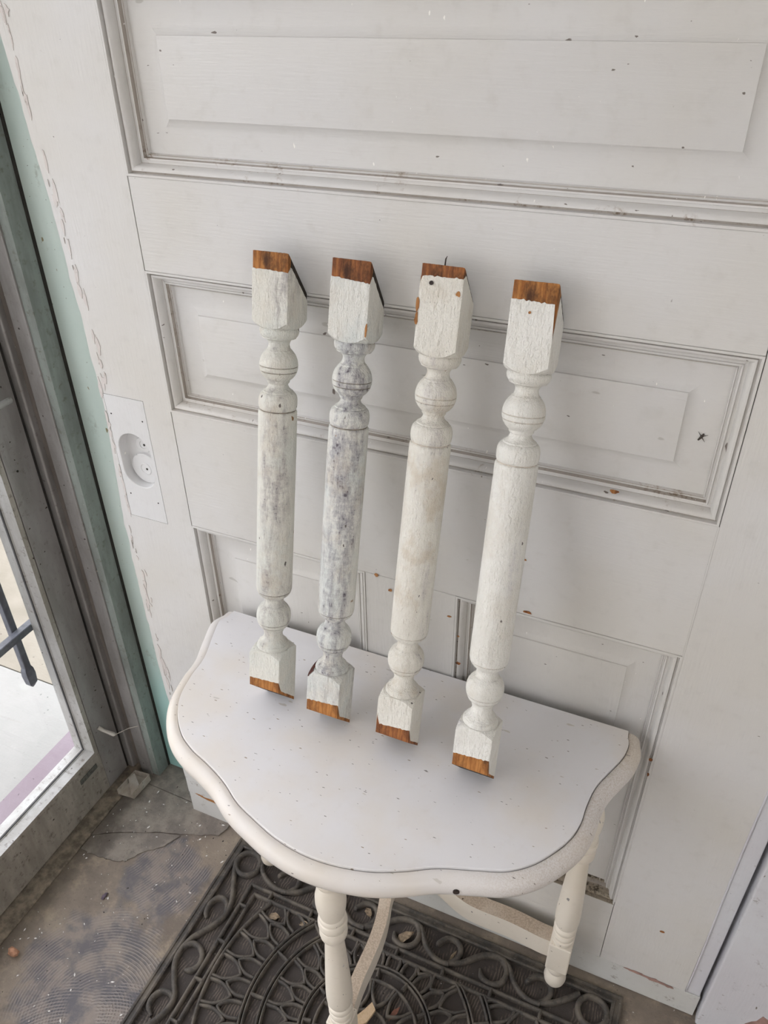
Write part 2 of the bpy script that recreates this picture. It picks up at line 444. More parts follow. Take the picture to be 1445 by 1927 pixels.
M['groove_alu'] = alu('dirty_groove', (.22, .19, .17), (.16, .138, .12), .7, .1, .6)
M['label'] = simple('grey_label', (.10, .10, .09), .5, .5, 160)
# ------------------------------------------------------------------ setting: ground, walls, ceiling
W = 0.838
fl = box('floor', (-.349, 2.2, -3.5, .20, -.05, 0), M['floor']); tag(fl, kind='structure')
# thin screed layers by the corner, with ragged edges
def slab(name, poly, z0, z1, mat, parent, **k):
    n = len(poly)
    V = [(x, y, z0) for x, y in poly] + [(x, y, z1) for x, y in poly]
    F = [tuple(range(n))[::-1], tuple(range(n, 2*n))] + [(i, (i+1) % n, n+(i+1) % n, n+i) for i in range(n)]
    return obj(name, V, F, mat, parent, **k)
def rag(pts, n=6, amp=.002):
    out = []
    for i in range(len(pts)-1):
        a, b = pts[i], pts[i+1]
        for k in range(n):
            t = k/n; out.append((a[0]+(b[0]-a[0])*t + random.uniform(-amp, amp), a[1]+(b[1]-a[1])*t + random.uniform(-amp, amp)))
    out.append(pts[-1]); return out
e1 = rag([(-.347, -.157), (-.30, -.130), (-.235, -.102), (-.19, -.083), (-.15, -.071), (-.10, -.052), (-.062, -.036), (-.052, -.014)], 5, .0016)
slab('screed_layer', e1 + [(-.052, .010), (-.12, .012), (-.177, .0135), (-.307, .0155), (-.347, .016)], 0, .0048, M['screed'], fl)
slab('screed_layer', [(-.347, .0175), (-.307, .0170), (-.177, .0152), (-.10, .014), (-.10, .19), (-.347, .19)], 0, .0058, M['screed'], fl)
e2 = rag([(-.345, -.198), (-.29, -.195), (-.245, -.190), (-.225, -.178), (-.20, -.140), (-.165, -.112), (-.147, -.074)], 5, .002)
slab('screed_layer', e2 + [(-.19, -.085), (-.235, -.104), (-.30, -.132), (-.345, -.158)], 0, .0034, M['screed'], fl)

tag(box('ceiling', (-.45, 2.3, -3.5, .25, 2.7, 2.8), M['plaster']), kind='structure')
V, F = merge(boxv(1.75, 1.85, -2.7, .25, 0, 1.1), boxv(1.75, 1.85, -2.7, .25, 2.35, 2.7), boxv(1.75, 1.85, -2.7, -2.3, 1.1, 2.35), boxv(1.75, 1.85, -1.3, .25, 1.1, 2.35))
tag(obj('wall_right', V, F, M['plaster']), kind='structure')
V, F = merge(boxv(-.45, 2.3, -2.7, -2.6, 0, .45), boxv(-.45, 2.3, -2.7, -2.6, 2.5, 2.7), boxv(-.45, -.38, -2.7, -2.6, .45, 2.5), boxv(-.15, 2.3, -2.7, -2.6, .45, 2.5))
tag(obj('wall_front', V, F, M['plaster']), kind='structure')
V, F = merge(boxv(1.30, 2.2, .03, .15, 0, 2.7), boxv(-.30, 1.30, .03, .15, 2.12, 2.7), boxv(-.12, 1.06, .13, .2, 0, 2.12))
tag(obj('wall_back', V, F, M['plaster']), kind='structure')
# outside
walk = tag(box('pavement', (-6, -.40, -9, .20, -.12, -.02), M['walk']), kind='structure')
tag(box('pavement_rough', (-9, -.40, .205, 12, -.12, -.022), M['ground']), kind='structure')
tag(box('road', (-40, -6.01, -9, .20, -.2, -.06), M['ground']), kind='structure')
box('painted_strip', (-.642, -.425, -6, .195, -.0215, -.0192), M['purple'], walk)

# ------------------------------------------------------------------ the big panelled door
door = thing('door_1', kind='structure')
def xe(z):
    pts = [(0, -.158), (.16, -.161), (.38, -.156), (.50, -.160), (.86, -.160), (1.13, -.140), (1.44, -.150), (1.60, -.163), (1.70, -.170), (2.2, -.172)]
    for (a, xa), (b, xb) in zip(pts, pts[1:]):
        if a <= z <= b: return xa + (xb-xa)*(z-a)/(b-a)
    return -.16
PX0, PX1, PZ0, PZ1 = -.1365, -.0535, .905, 1.1515
# left stile: wavy outer edge, opening for the let-in patch
zs = sorted([i*.012 for i in range(7, 177)] + [.0765, PZ0, PZ1]); zs = [z for i, z in enumerate(zs) if i == 0 or z-zs[i-1] > 1e-4]
V, F = [], []
def quad(a): V.extend(a); F.append(tuple(range(len(V)-4, len(V))))
EG = {z: xe(z) + (0 if PZ0-.01 < z < PZ1+.01 else 1)*(.0022*mnoise.noise(Vector((z*60, 3, 0))) + .0042*mnoise.noise(Vector((z*16, 0, 5)))) for z in zs}
for a, b in zip(zs, zs[1:]):
    xa, xb = EG[a], EG[b]
    if a >= PZ0-1e-6 and b <= PZ1+1e-6:
        xa, xb = min(xa, PX0-.002), min(xb, PX0-.002)
        quad([(xa, 0, a), (PX0, 0, a), (PX0, 0, b), (xb, 0, b)]); quad([(PX1, 0, a), (-.0006, 0, a), (-.0006, 0, b), (PX1, 0, b)])
        quad([(PX0, 0, a), (PX0, .003, a), (PX0, .003, b), (PX0, 0, b)]); quad([(PX1, 0, a), (PX1, .003, a), (PX1, .003, b), (PX1, 0, b)])
    else:
        quad([(xa, 0, a), (-.0006, 0, a), (-.0006, 0, b), (xb, 0, b)])
    quad([(xa, 0, a), (xa+.004, .045, a), (xb+.004, .045, b), (xb, 0, b)])
    quad([(-.0006, 0, a), (-.0006, .045, a), (-.0006, .045, b), (-.0006, 0, b)])
for z in (PZ0, PZ1): quad([(PX0, 0, z), (PX1, 0, z), (PX1, .003, z), (PX0, .003, z)])
obj('stile', V, F, M['door_v'], door)
BV = .0007
box('stile', (W+.0006, 1.003, 0, .045, .0765, 2.1), M['door_v'], door, bevel=BV)
box('edge_strip', (1.0036, 1.030, .0015, .045, .0765, 2.1), M['right'], door, bevel=.002, seg=2)
V, F = tube([(1.0033 + .0014*sin(z*9), -.0002, z) for z in [.08 + i*.03 for i in range(68)]], .0017, 6)
obj('paint_ridge', V, F, M['right'], door, smooth=True)
rails = ((0, W, .0765, .2707), (0, W, .9171, 1.1429), (0, W, 1.3716, 1.501), (0, W, 1.729, 2.1))
for x0, x1, z0, z1 in rails: box('rail', (x0+.0004, x1-.0004, .0002, .045, z0, z1), M['door_h'], door, bevel=BV)
box('muntin', (.340, .497, .0002, .045, .2712, .9166), M['door_v'], door, bevel=BV)
box('kick_board', (-.160, 1.032, .0003, .045, .002, .0755), M['door_low'], door, bevel=.0012, seg=2)
box('lower_patch', (-.160, -.0012, -.0006, .0004, .0765, .158), M['door_low'], door)
V, F = boxv(W-.0009, W+.0010, -.0004, .004, .28, 1.143); obj('seam_filler', V, F, M['door_v'], door)
# dark core behind the joints
box('core', (-.02, 1.0, .033, .044, .01, 2.09), M['gap'], door)

MP = [(0, .004), (.0003, -.0009), (.0032, -.0009), (.0037, .0062), (.0062, .0066), (.0067, .0034), (.0090, .0036), (.0108, .0048), (.0122, .0072), (.0133, .0104), (.0141, .0138), (.0146, .0163), (.0150, .0167), (.0186, .0168), (.0192, .0150), (.0212, .0152), (.0220, .0215), (.0240, .0217), (.0246, .0205), (.0256, .0208), (.0264, .0262), (.0265, .031)]
def moulding(x0, x1, z0, z1, mats):
    k = 30
    for side in range(4):
        V, F, mi = [], [], []; n = len(MP)
        for d, y in MP:
            if side == 0: a, b = (x0+d, z0+d), (x1-d, z0+d)      # bottom
            elif side == 1: a, b = (x1-d, z0+d), (x1-d, z1-d)    # right
            elif side == 2: a, b = (x1-d, z1-d), (x0+d, z1-d)    # top
            else: a, b = (x0+d, z1-d), (x0+d, z0+d)              # left
            for i in range(k+1):
                t = i/k; x = a[0]+(b[0]-a[0])*t; z = a[1]+(b[1]-a[1])*t
                w = .0005*mnoise.noise(Vector((x*13+side, d*60, z*13)))
                V.append((x, y + w, z))
        for j in range(n-1):
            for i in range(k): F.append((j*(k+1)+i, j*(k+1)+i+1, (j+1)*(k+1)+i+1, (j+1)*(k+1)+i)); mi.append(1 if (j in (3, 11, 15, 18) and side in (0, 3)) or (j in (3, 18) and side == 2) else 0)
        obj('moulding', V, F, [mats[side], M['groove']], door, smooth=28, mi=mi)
def panel(x0, x1, z0, z1, mat, ft=.064):
    """raised field with a hollow bevelled margin and a small arris"""
    ex0, ex1, ez0, ez1 = x0+.0255, x1-.0255, z0+.0255, z1-.0255
    fx0_, fx1_, fz0, fz1 = x0+.0705, x1-.0705, z0+.0705, z1-ft
    R = [(0, .0258), (.35, .0257), (.55, .0251), (.70, .0240), (.82, .0224), (.91, .0205), (.97, .0189), (.992, .0182), (1.0, .0160), (1.02, .0157)]
    V, F = [], []
    for t, y in R:
        a0, a1, b0, b1 = lerp_(ex0, fx0_, t), lerp_(ex1, fx1_, t), lerp_(ez0, fz0, t), lerp_(ez1, fz1, t)
        V += [(a0, y, b0), (a1, y, b0), (a1, y, b1), (a0, y, b1)]
    for j in range(len(R)-1):
        for i in range(4): F.append((j*4+i, j*4+(i+1) % 4, (j+1)*4+(i+1) % 4, (j+1)*4+i))
    n = len(R)-1; F.append((n*4, n*4+1, n*4+2, n*4+3))
    obj('raised_panel', V, F, mat, door, smooth=20)
lerp_ = lambda a, b, t: a+(b-a)*t
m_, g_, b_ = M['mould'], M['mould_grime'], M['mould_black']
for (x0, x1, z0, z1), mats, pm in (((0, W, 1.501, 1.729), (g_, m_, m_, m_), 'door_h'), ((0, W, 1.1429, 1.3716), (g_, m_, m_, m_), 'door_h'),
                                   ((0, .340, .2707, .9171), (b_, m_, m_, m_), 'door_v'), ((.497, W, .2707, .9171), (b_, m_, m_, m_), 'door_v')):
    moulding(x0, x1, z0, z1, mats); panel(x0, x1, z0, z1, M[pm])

# let-in patch with the cup pull
def stadium(cx, cz, w, h, n=40):
    out = []
    s = (h-w)/2
    for i in range(n):
        a = 2*pi*i/n
        out.append((cx + w/2*cos(a), cz + w/2*sin(a) + (s if sin(a) >= 0 else -s)))
    return out
N = 40; cx, cz = -.0945, 1.028
st = stadium(cx, cz, .068, .110, N)
def rect_pt(p):
    dx, dz = p[0]-cx, p[1]-cz
    k = min(((PX1-.0008-cx) if dx > 0 else (cx-PX0-.0008))/max(abs(dx), 1e-6), ((PZ1-.0008-cz) if dz > 0 else (cz-PZ0-.0008))/max(abs(dz), 1e-6))
    return (cx+dx*k, cz+dz*k)
rc = [rect_pt(p) for p in st]
for tgt in ((PX0+.0008, PZ0+.0008), (PX1-.0008, PZ0+.0008), (PX0+.0008, PZ1-.0008), (PX1-.0008, PZ1-.0008)):
    i = min(range(N), key=lambda k: hypot(rc[k][0]-tgt[0], rc[k][1]-tgt[1])); rc[i] = tgt
V = [(x, -.0002, z) for x, z in rc] + [(x, -.0002, z) for x, z in st] + [(cx+(x-cx)*.97, .0012, cz+(z-cz)*.975) for x, z in st] + [(x, .004, z) for x, z in rc]
F = []
for a, b in ((0, 1), (1, 2), (3, 0)):
    for i in range(N):
        j = (i+1) % N; F.append((a*N+i, a*N+j, b*N+j, b*N+i))
patch = obj('patch_board', V, F, M['plate'], door)
V, F = [], []
for k, (s, y) in enumerate(((.97, .0012), (.96, .014), (.94, .0185), (.85, .0200))): V += [(cx+(x-cx)*s, y, cz+(z-cz)*s) for x, z in st]
for a in range(3):
    for i in range(N): F.append((a*N+i, a*N+(i+1) % N, (a+1)*N+(i+1) % N, (a+1)*N+i))
F.append(tuple(range(3*N, 4*N)))
obj('cup_pull', V, F, M['plate'], patch, smooth=40)
def disc(cx, cz, prof, n=28):
    V, F = [], []
    for r, y in prof: V += [(cx+r*cos(2*pi*i/n), y, cz+r*sin(2*pi*i/n)) for i in range(n)]
    for j in range(len(prof)-1):
        for i in range(n): F.append((j*n+i, j*n+(i+1) % n, (j+1)*n+(i+1) % n, (j+1)*n+i))
    F.append(tuple((len(prof)-1)*n+i for i in range(n)))
    return V, F
V, F = disc(cx+.003, cz-.022, [(.0300, .0200), (.0295, .0150), (.0280, .0142), (.0125, .0140), (.0118, .0128), (.0098, .0128), (.0090, .0140)])
obj('lock_boss', V, F, M['plate'], patch, smooth=25)
V, F = disc(cx+.004, cz+.024, [(.0150, .0200), (.0146, .0184), (.0128, .0180), (.0075, .0180), (.0070, .0192)])
obj('lock_boss', V, F, M['plate'], patch, smooth=25)
for px, pz in ((cx+.006, cz-.022), (cx+.006, cz+.024)):
    V, F = disc(px, pz, [(.0024, .0150 if pz < cz else .0195), (.0022, .0136 if pz < cz else .0186)], 10); obj('screw_hole', V, F, M['gap'], patch)
for px, pz in ((-.128, 1.115), (-.0635, 1.112), (-.125, .955), (-.066, .948)):
    V, F = disc(px, pz, [(.0017, .0004), (.0014, -.0005)], 8); obj('nail_hole', V, F, M['gap'], patch)

# peeling paint along the left edge
V, F = [], []
for i in range(110):
    z = random.uniform(.2, 1.72); x = xe(z) + abs(random.gauss(0, .005)) + .0110
    if PZ0-.01 < z < PZ1+.01: x = random.uniform(-.141, -.1375)
    v, f = blob(x, z, random.uniform(.0012, .0035), random.uniform(.004, .018), 9, .45, -.0006, .0006); n = len(V); V += v; F += [tuple(q+n for q in t) for t in f]
tag(obj('paint_flakes', V, F, M['flake'], door), kind='stuff')
V, F = [], []
for i in range(16):
    z = random.uniform(.15, 1.68); x = xe(z) + abs(random.gauss(0, .006)) + .008
    if PZ0-.01 < z < PZ1+.01: continue
    v, f = blob(x, z, random.uniform(.0002, .0005), random.uniform(.003, .010), 7, .5, -.0008, .0008); n = len(V); V += v; F += [tuple(q+n for q in t) for t in f]
tag(obj('paint_cracks', V, F, M['crack'], door), kind='stuff')
# chips down to the wood
for x, z, rx, rz, mt in ((-.128, .0785, .012, .0025, 'chip'), (-.100, .0745, .026, .0042, 'chip'), (-.072, .0715, .014, .0040, 'chip'), (.912, .0765, .022, .0040, 'chip_pink'), (.945, .0745, .024, .0055, 'chip_pink'), (.972, .073, .010, .004, 'chip_pink')):
    V, F = blob(x, z, rx, rz, 17, .3, -.0009); obj('paint_chip', V, F, M[mt], door)
for x, z, rx, rz, mt, yy in ((.705, 1.163, .0055, .0028, 'chip', -.0002), (.612, .923, .006, .0022, 'wood_red', -.001), (.655, .885, .004, .002, 'wood_red', .0262), (.361, .917, .003, .0035, 'chip', -.001), (.385, .893, .0032, .003, 'chip', -.001), (.388, .80, .002, .005, 'chip', -.001),
                          (.598, 1.02, .004, .002, 'chip', -.0012), (.488, .872, .0042, .0018, 'chip', -.001), (.505, .835, .002, .002, 'chip', -.001), (.835, .655, .002, .004, 'wood_red', -.0012), (.833, .69, .003, .003, 'wood_red', -.0012), (.507, .775, .004, .003, 'wood_red', -.0006), (.93, .245, .004, .003, 'chip', -.001), (.525, .13, .006, .004, 'chip', -.001)):
    V, F = blob(x, z, rx, rz, 10, .3, yy); obj('paint_chip', V, F, M[mt], door)

# jamb right of the door, mint jamb left of it
tj = tag(box('trim_1', (1.0375, 1.30, -.012, .10, 0, 2.12), M['right'], bevel=.003, seg=2), kind='structure')
V, F = blob(1.137, .06, .02, .05, 15, .25, -.0124); obj('paint_chip', V, F, M['chip_pink'], tj)
tag(box('trim_2', (-.300, -.110, .090, .13, 0, 2.12), M['mint']), kind='structure')
# ------------------------------------------------------------------ aluminium shop front on the left
fr = thing('door_frame_2', kind='structure')
H2 = 2.10
box('jamb_core', (-.46, -.299, .062, .13, 0, H2), M['alu_green'], fr)
box('jamb_return', (-.3195, -.2985, .047, .0925, 0, H2), M['alu_green'], fr)
box('jamb_fin', (-.352, -.3185, .043, .066, 0, H2), M['alu'], fr, bevel=.0012, seg=2)
box('jamb_fin', (-.4120, -.3790, .043, .066, 0, H2), M['alu'], fr, bevel=.004, seg=3)
box('jamb_groove', (-.380, -.351, .057, .066, 0, H2), M['groove_alu'], fr)
box('jamb_gap_shadow', (-.440, -.396, .036, .062, 0, H2), M['gap'], fr)  # black filler painted as the shadow between door stile and fin
box('corner_seam', (-.2995, -.2962, .084, .0925, .0, H2), M['gap'], fr)
box('threshold', (-.425, -.3495, -1.0, .06, -.03, .006), M['thresh'], fr, bevel=.003, seg=2)

sd = thing('door_2', kind='structure')
X0, X1 = -.438, -.390
YA, YB = -.0335, .0335
gz0, gz1 = .1475, 1.98
gy0 = -.86
def stile(y0, y1): return boxv(X0, X1, y0, y1, .012, 2.06)
V, F = stile(YA, YB); obj('stile', V, F, M['alu'], sd, bevel=.002, seg=2)
V, F = stile(-.935, gy0); obj('stile', V, F, M['alu'], sd, bevel=.002, seg=2)
box('bottom_rail', (X0, X1-.0005, gy0, YA, .012, gz0), M['alu_rail'], sd, bevel=.002, seg=2)
box('top_rail', (X0, X1-.0005, gy0, YA, gz1, 2.06), M['alu'], sd, bevel=.002, seg=2)
# glazing bead: an inner lip, a groove, then the bright sloping bead
def bead(d0, d1, xa, xb, mat, name):
    """frame ring from inset d0 (at depth xa) to inset d1 (at depth xb), as four mitred strips"""
    y1, y0, z0, z1 = YA, gy0, gz0, gz1
    for s in range(4):
        c = lambda d: [(y0+d, z0+d), (y1-d, z0+d), (y1-d, z1-d), (y0+d, z1-d)]
        a, b = c(d0), c(d1); i, j = s, (s+1) % 4
        V = [(xa, *a[i]), (xa, *a[j]), (xb, *b[j]), (xb, *b[i])]
        V += [(min(xa, xb)-.004, p[1], p[2]) for p in V]
        F = [(0, 1, 2, 3), (7, 6, 5, 4)] + [(k, (k+1) % 4, 4+(k+1) % 4, 4+k) for k in range(4)]
        obj(name, V, F, M[mat], sd)
bead(.0000, .0028, -.3925, -.3925, 'gap', 'bead_gap')
bead(.0028, .0140, -.3893, -.3893, 'alu_rail', 'bead')
bead(.0140, .0165, -.3893, -.4130, 'alu_light', 'bead')
bead(.0165, .0185, -.4130, -.4160, 'alu_light', 'bead')
bead(.0185, .0205, -.4162, -.4166, 'rubbergasket', 'gasket')
bead(.0190, .0200, -.4225, -.4400, 'alu_light', 'outer_bead')
obj('pane', *boxv(-.4220, -.4170, gy0+.02, YA-.02, gz0+.02, gz1-.02), M['glass'], sd)
# small dark label on the rail
obj('label_plate', *boxv(-.3902, -.3888, -.109, -.052, .112, .127), M['label'], sd)
V, F = tube([(-.3905, -.010, .945), (-.3885, -.010, .945)], .0022, 8); obj('screw_hole', V, F, M['gap'], sd)
# push bar, its end reaches into the picture
pb = thing('push_bar', 'pale metal push bar across the glass door, its end in front of the stile', 'handle', (-.39, -.4, 1.1))
V, F = tube([(-.352, -.75, 1.102), (-.352, -.008, 1.102), (-.352, -.0065, 1.102)], [.0058, .0058, .0046], 14); obj('bar', V, F, M['alu_light'], pb, smooth=40)
for y in (-.07, -.70):
    V, F = tube([(-.3895, y, 1.102), (-.352, y, 1.102)], .008, 12); obj('bracket', V, F, M['alu'], pb, smooth=40)
# the rest of the shop front
win = thing('window_1', kind='structure')
for y in (-1.0, -1.8, -2.57): box('mullion', (-.44, -.385, y-.03, y+.03, 0, 2.5), M['alu'], win)
box('sill', (-.44, -.385, -2.6, -.97, 0, .10), M['alu'], win); box('transom', (-.44, -.385, -2.6, .05, 2.09, 2.14), M['alu'], win); box('head', (-.44, -.385, -2.6, .05, 2.5, 2.55), M['alu'], win)
for y0, y1, z0, z1 in ((-1.77, -1.03, .10, 2.09), (-2.54, -1.83, .10, 2.09), (-1.77, -1.03, 2.14, 2.5), (-2.54, -1.83, 2.14, 2.5), (-.97, .02, 2.14, 2.5)):
    obj('pane', *boxv(-.415, -.409, y0, y1, z0, z1), M['glass'], win)
box('lintel', (-.46, -.38, -2.6, .15, 2.55, 2.7), M['plaster'], win)

w2 = thing('added_window_2', kind='structure')  # unseen window added behind the camera as a source of fill light
for x in (-.35, -.18): box('mullion', (x-.03, x+.03, -2.68, -2.62, .45, 2.5), M['alu'], w2)
for a, b in ((-.32, -.21),): obj('pane', *boxv(a, b, -2.653, -2.647, .45, 2.5), M['glass'], w2)
w3 = thing('added_window_3', kind='structure')  # unseen window added in the right wall to brighten right-hand faces
for y in (-2.27, -1.33): box('mullion', (1.77, 1.83, y-.03, y+.03, 1.1, 2.35), M['alu'], w3)
for a, b in ((-2.24, -1.36),): obj('pane', *boxv(1.797, 1.803, a, b, 1.1, 2.35), M['glass'], w3)
# peg with a thread on the stile
pg = thing('peg', 'small whitish peg on the aluminium stile with a thread pulled to the jamb', 'peg', (-.389, -.013, .213))
V, F = tube([(-.3905, -.014, .217), (-.378, -.012, .210), (-.360, -.001, .192), (-.357, .001, .190)], [.0055, .0042, .0052, .003], 9); obj('peg_body', V, F, M['thread'], pg, smooth=True)
V, F = tube([(-.358, .0, .190), (-.340, .030, .190), (-.322, .0432, .192)], .0009, 5); obj('thread', V, F, M['thread'], pg)

# bracket on the floor in the corner
bx = thing('metal_bracket', 'small rusty open metal bracket on the floor by the door corner', 'bracket', (-.337, -.005, .006))
def plate(name, pts, th, mat, par):
    a, b, c, d = [Vector(p) for p in pts]; n = (b-a).cross(d-a).normalized()*th
    V = [a, b, c, d, a+n, b+n, c+n, d+n]; F = [(0, 1, 2, 3), (4, 5, 6, 7), (0, 1, 5, 4), (1, 2, 6, 5), (2, 3, 7, 6), (3, 0, 4, 7)]
    return obj(name, V, F, mat, par)
q = [(-.360, -.040), (-.316, -.036), (-.312, .026), (-.356, .024)]
zb, zt = .0062, .030
plate('base_plate', [(*p, zb) for p in q], .0015, M['box'], bx)
plate('side', [(*q[1], zb), (*q[2], zb), (*q[2], zt), (*q[1], zt)], .0018, M['box'], bx)
plate('side', [(*q[3], zb), (*q[0], zb), (*q[0], zt-.006), (*q[3], zt-.006)], .0018, M['box'], bx)
plate('end_plate', [(*q[2], zb), (*q[3], zb), (*q[3], zt-.004), (*q[2], zt)], .0018, M['box'], bx)
plate('web', [(-.358, .000, zt-.008), (-.320, -.036, zt-.012), (-.318, -.006, zt-.006), (-.352, .018, zt-.006)], .0015, M['box'], bx)

# burglar guard outside the glass
gd = thing('window_guard', 'dark iron guard outside the glass with a spear-tipped picket and cross bar', 'guard', (-.47, -.3, .39))
def sq(p0, p1, w, rot=pi/4): return tube([p0, p1], w*.7071, 4)
for y in (-.082, -.212, -.342, -.472, -.602, -.732):
    zt = .452
    V, F = boxv(-.479, -.463, y-.008, y+.008, zt, 1.9); 
    o = obj('picket', V, F, M['iron'], gd, bevel=.0015)
    R = [(.008, zt+.004), (.0108, zt-.004), (.0118, zt-.020), (.0100, zt-.046), (.002, zt-.058)]
    V, F = [], []
    for r, z in R: V += [(-.471-r*.75, y-r, z), (-.471+r*.75, y-r, z), (-.471+r*.75, y+r, z), (-.471-r*.75, y+r, z)]
    for j in range(4):
        for i in range(4): F.append((j*4+i, j*4+(i+1) % 4, (j+1)*4+(i+1) % 4, (j+1)*4+i))
    F += [(3, 2, 1, 0), (16, 17, 18, 19)]
    obj('spear_tip', V, F, M['iron'], gd)
for z in (.560, 1.75): box('cross_bar', (-.462, -.444, -.86, .0, z-.009, z+.009), M['iron'], gd, bevel=.0015)
# ------------------------------------------------------------------ rubber scroll door mat
mat_ = thing('door_mat', 'black openwork rubber door mat of scrolls and rings under the white table', 'mat', (.447, -.292, 0))
RB = M['rubber']; CX, CY = .447, -.292
XL, XR, YT, YB_ = -.006, .900, -.022, -.562
TH = .011
def rubber_bar(name, path, w=.009, h=TH, closed=False, taper=False, par=None):
    V, F = ridge(path, w, h, .0004, closed, taper); return obj(name, V, F, RB, par or mat_, smooth=50)
def band(x0, x1, y0, y1):
    """border: flat band with a raised inner and outer lip"""
    ins = [(0, .0004), (0, .008), (.0022, .0095), (.0052, .0092), (.0066, .0068), (.0125, .0068), (.0140, .0100), (.0175, .0112), (.0205, .0095), (.0205, .0004)]
    V, F = [], []
    for d, z in ins: V += [(x0+d, y0+d, z), (x1-d, y0+d, z), (x1-d, y1-d, z), (x0+d, y1-d, z)]
    n = len(ins)
    for j in range(n):
        k = (j+1) % n
        for i in range(4): F.append((j*4+i, j*4+(i+1) % 4, k*4+(i+1) % 4, k*4+i))
    return V, F
V, F = band(XL, XR, YB_, YT); obj('border', V, F, RB, mat_)
# double bar frame with connectors
fx0, fx1, fy0, fy1 = .080, .814, -.471, -.113
ix0, ix1, iy0, iy1 = .098, .796, -.453, -.131
def rect(x0, x1, y0, y1): return [(x0, y0), (x1, y0), (x1, y1), (x0, y1)]
rr = lambda x0, x1, y0, y1: [p for a, b in zip(rect(x0, x1, y0, y1), rect(x0, x1, y0, y1)[1:]+rect(x0, x1, y0, y1)[:1]) for p in [(a[0]+(b[0]-a[0])*t, a[1]+(b[1]-a[1])*t) for t in (0, .01, .5, .99)]]
rubber_bar('frame_bar', rr(fx0, fx1, fy0, fy1), .0085, .0105, True)
rubber_bar('frame_bar', rr(ix0, ix1, iy0, iy1), .0085, .0105, True)
for k in range(7):
    x = .135 + .103*k
    for a, b in ((fy1, iy1), (fy0, iy0)): rubber_bar('connector', [(x, a), (x, b)], .007, .0125)
for k in range(4):
    y = -.164 - .0853*k
    for a, b in ((fx0, ix0), (fx1, ix1)): rubber_bar('connector', [(a, y), (b, y)], .007, .0125)
# scrolls: one period of the vine with a curl below and a loop above
P = .195
vine = [(.358, -.098), (.384, -.086), (.402, -.069), (.419, -.055), (.445, -.045), (.471, -.052), (.486, -.070), (.497, -.084), (.515, -.097), (.533, -.103), (.553, -.101)]
loop = [(.452, -.0455), (.470, -.056), (.4755, -.076), (.468, -.095), (.449, -.104), (.430, -.098), (.422, -.082)]
curl = [(.540, -.104), (.560, -.093), (.569, -.075), (.564, -.056), (.548, -.048), (.531, -.053), (.520, -.068), (.5205, -.074)]
def flip(path, fx=False, fy=False): return [((2*CX-x) if fx else x, (2*CY-y) if fy else y) for x, y in path]
def shift(path, dx): return [(x+dx, y) for x, y in path]
def swap(path): return [(-(y) - .0, -x) for x, y in path]          # vine along y: (x,y) -> (-y', -x')
for fy in (False, True):
    for k in (-1, 0, 1):
        for n_, pth, tp in (('scroll_vine', vine, False), ('scroll_loop', loop, True), ('scroll_curl', curl, True)):
            rubber_bar(n_, cr(flip(shift(pth, P*k), fy=fy), 4), .0115, .0125, taper=tp)
    first = [(.076, -.055), (.082, -.070), (.094, -.082), (.110, -.092), (.135, -.100), (.163, -.098)]
    last = [(.748, -.098), (.772, -.088), (.792, -.072), (.806, -.060), (.817, -.050)]
    for p_ in (first, last): rubber_bar('scroll_vine', cr(flip(p_, fy=fy), 4), .0115, .0125)
    rubber_bar('scroll_curl', cr(flip(shift(curl, -.390), fy=fy), 4), .0115, .0125, taper=True)
vineL = [(.015, -.076), (.028, -.105), (.043, -.132), (.058, -.162), (.064, -.193), (.056, -.220), (.041, -.245), (.025, -.270), (.0185, -.297), (.021, -.324), (.038, -.351), (.060, -.380), (.064, -.400), (.058, -.424), (.043, -.452), (.028, -.479), (.015, -.508)]
curls = [[(.063, -.200), (.055, -.176), (.038, -.167), (.024, -.174), (.018, -.192), (.021, -.209), (.029, -.219)],
         [(.0185, -.300), (.022, -.288), (.037, -.277), (.056, -.281), (.069, -.294), (.072, -.311), (.064, -.325), (.049, -.330)],
         [(.066, -.392), (.053, -.381), (.033, -.383), (.022, -.400), (.025, -.418), (.040, -.430)]]
for fx in (False, True):
    rubber_bar('scroll_vine', cr(flip(vineL, fx=fx), 4), .0115, .0125)
    for c_ in curls: rubber_bar('scroll_curl', cr(flip(c_, fx=fx), 4), .0115, .0125, taper=True)
for x in (.046, 2*CX-.046):
    for y in (-.073, 2*CY+.073):
        rubber_bar('corner_ring', [(x+.0285*cos(2*pi*i/32), y+.0285*sin(2*pi*i/32)) for i in range(32)], .0115, .0125, True)
# rings and petals inside the frame
inside = lambda p: ix0-.001 < p[0] < ix1+.001 and iy0-.001 < p[1] < iy1+.001
def clipped(path):
    runs, cur = [], []
    for p in path:
        if inside(p): cur.append(p)
        elif cur: runs.append(cur); cur = []
    if cur: runs.append(cur)
    return [r for r in runs if len(r) > 2]
pol = lambda r, a: (CX + r*cos(a), CY + r*sin(a))
for r, w, nm in ((.342, .008, 'ring'), (.2520, .0060, 'ring'), (.2445, .0060, 'ring'), (.2160, .0060, 'ring'), (.2085, .0060, 'ring'), (.1330, .006, 'ring'), (.1255, .006, 'ring'), (.1030, .0065, 'ring'), (.045, .0065, 'ring')):
    full = [pol(r, 2*pi*i/144) for i in range(144)]
    if all(inside(p) for p in full): rubber_bar(nm, full, w, TH, True)
    else:
        s = next(i for i in range(144) if not inside(full[i]))
        for run in clipped(full[s:]+full[:s]): rubber_bar(nm, run, w, TH)
for r0, r1, cnt, off in ((.2085, .252, 16, 0), (.103, .133, 12, .1)):
    for k in range(cnt):
        a = 2*pi*(k+off+.25)/cnt
        pth = [pol(r0+.006+(r1-r0-.012)*t, a) for t in (0, .5, 1)]
        if all(inside(p) for p in pth): rubber_bar('connector', pth, .007, .0125)
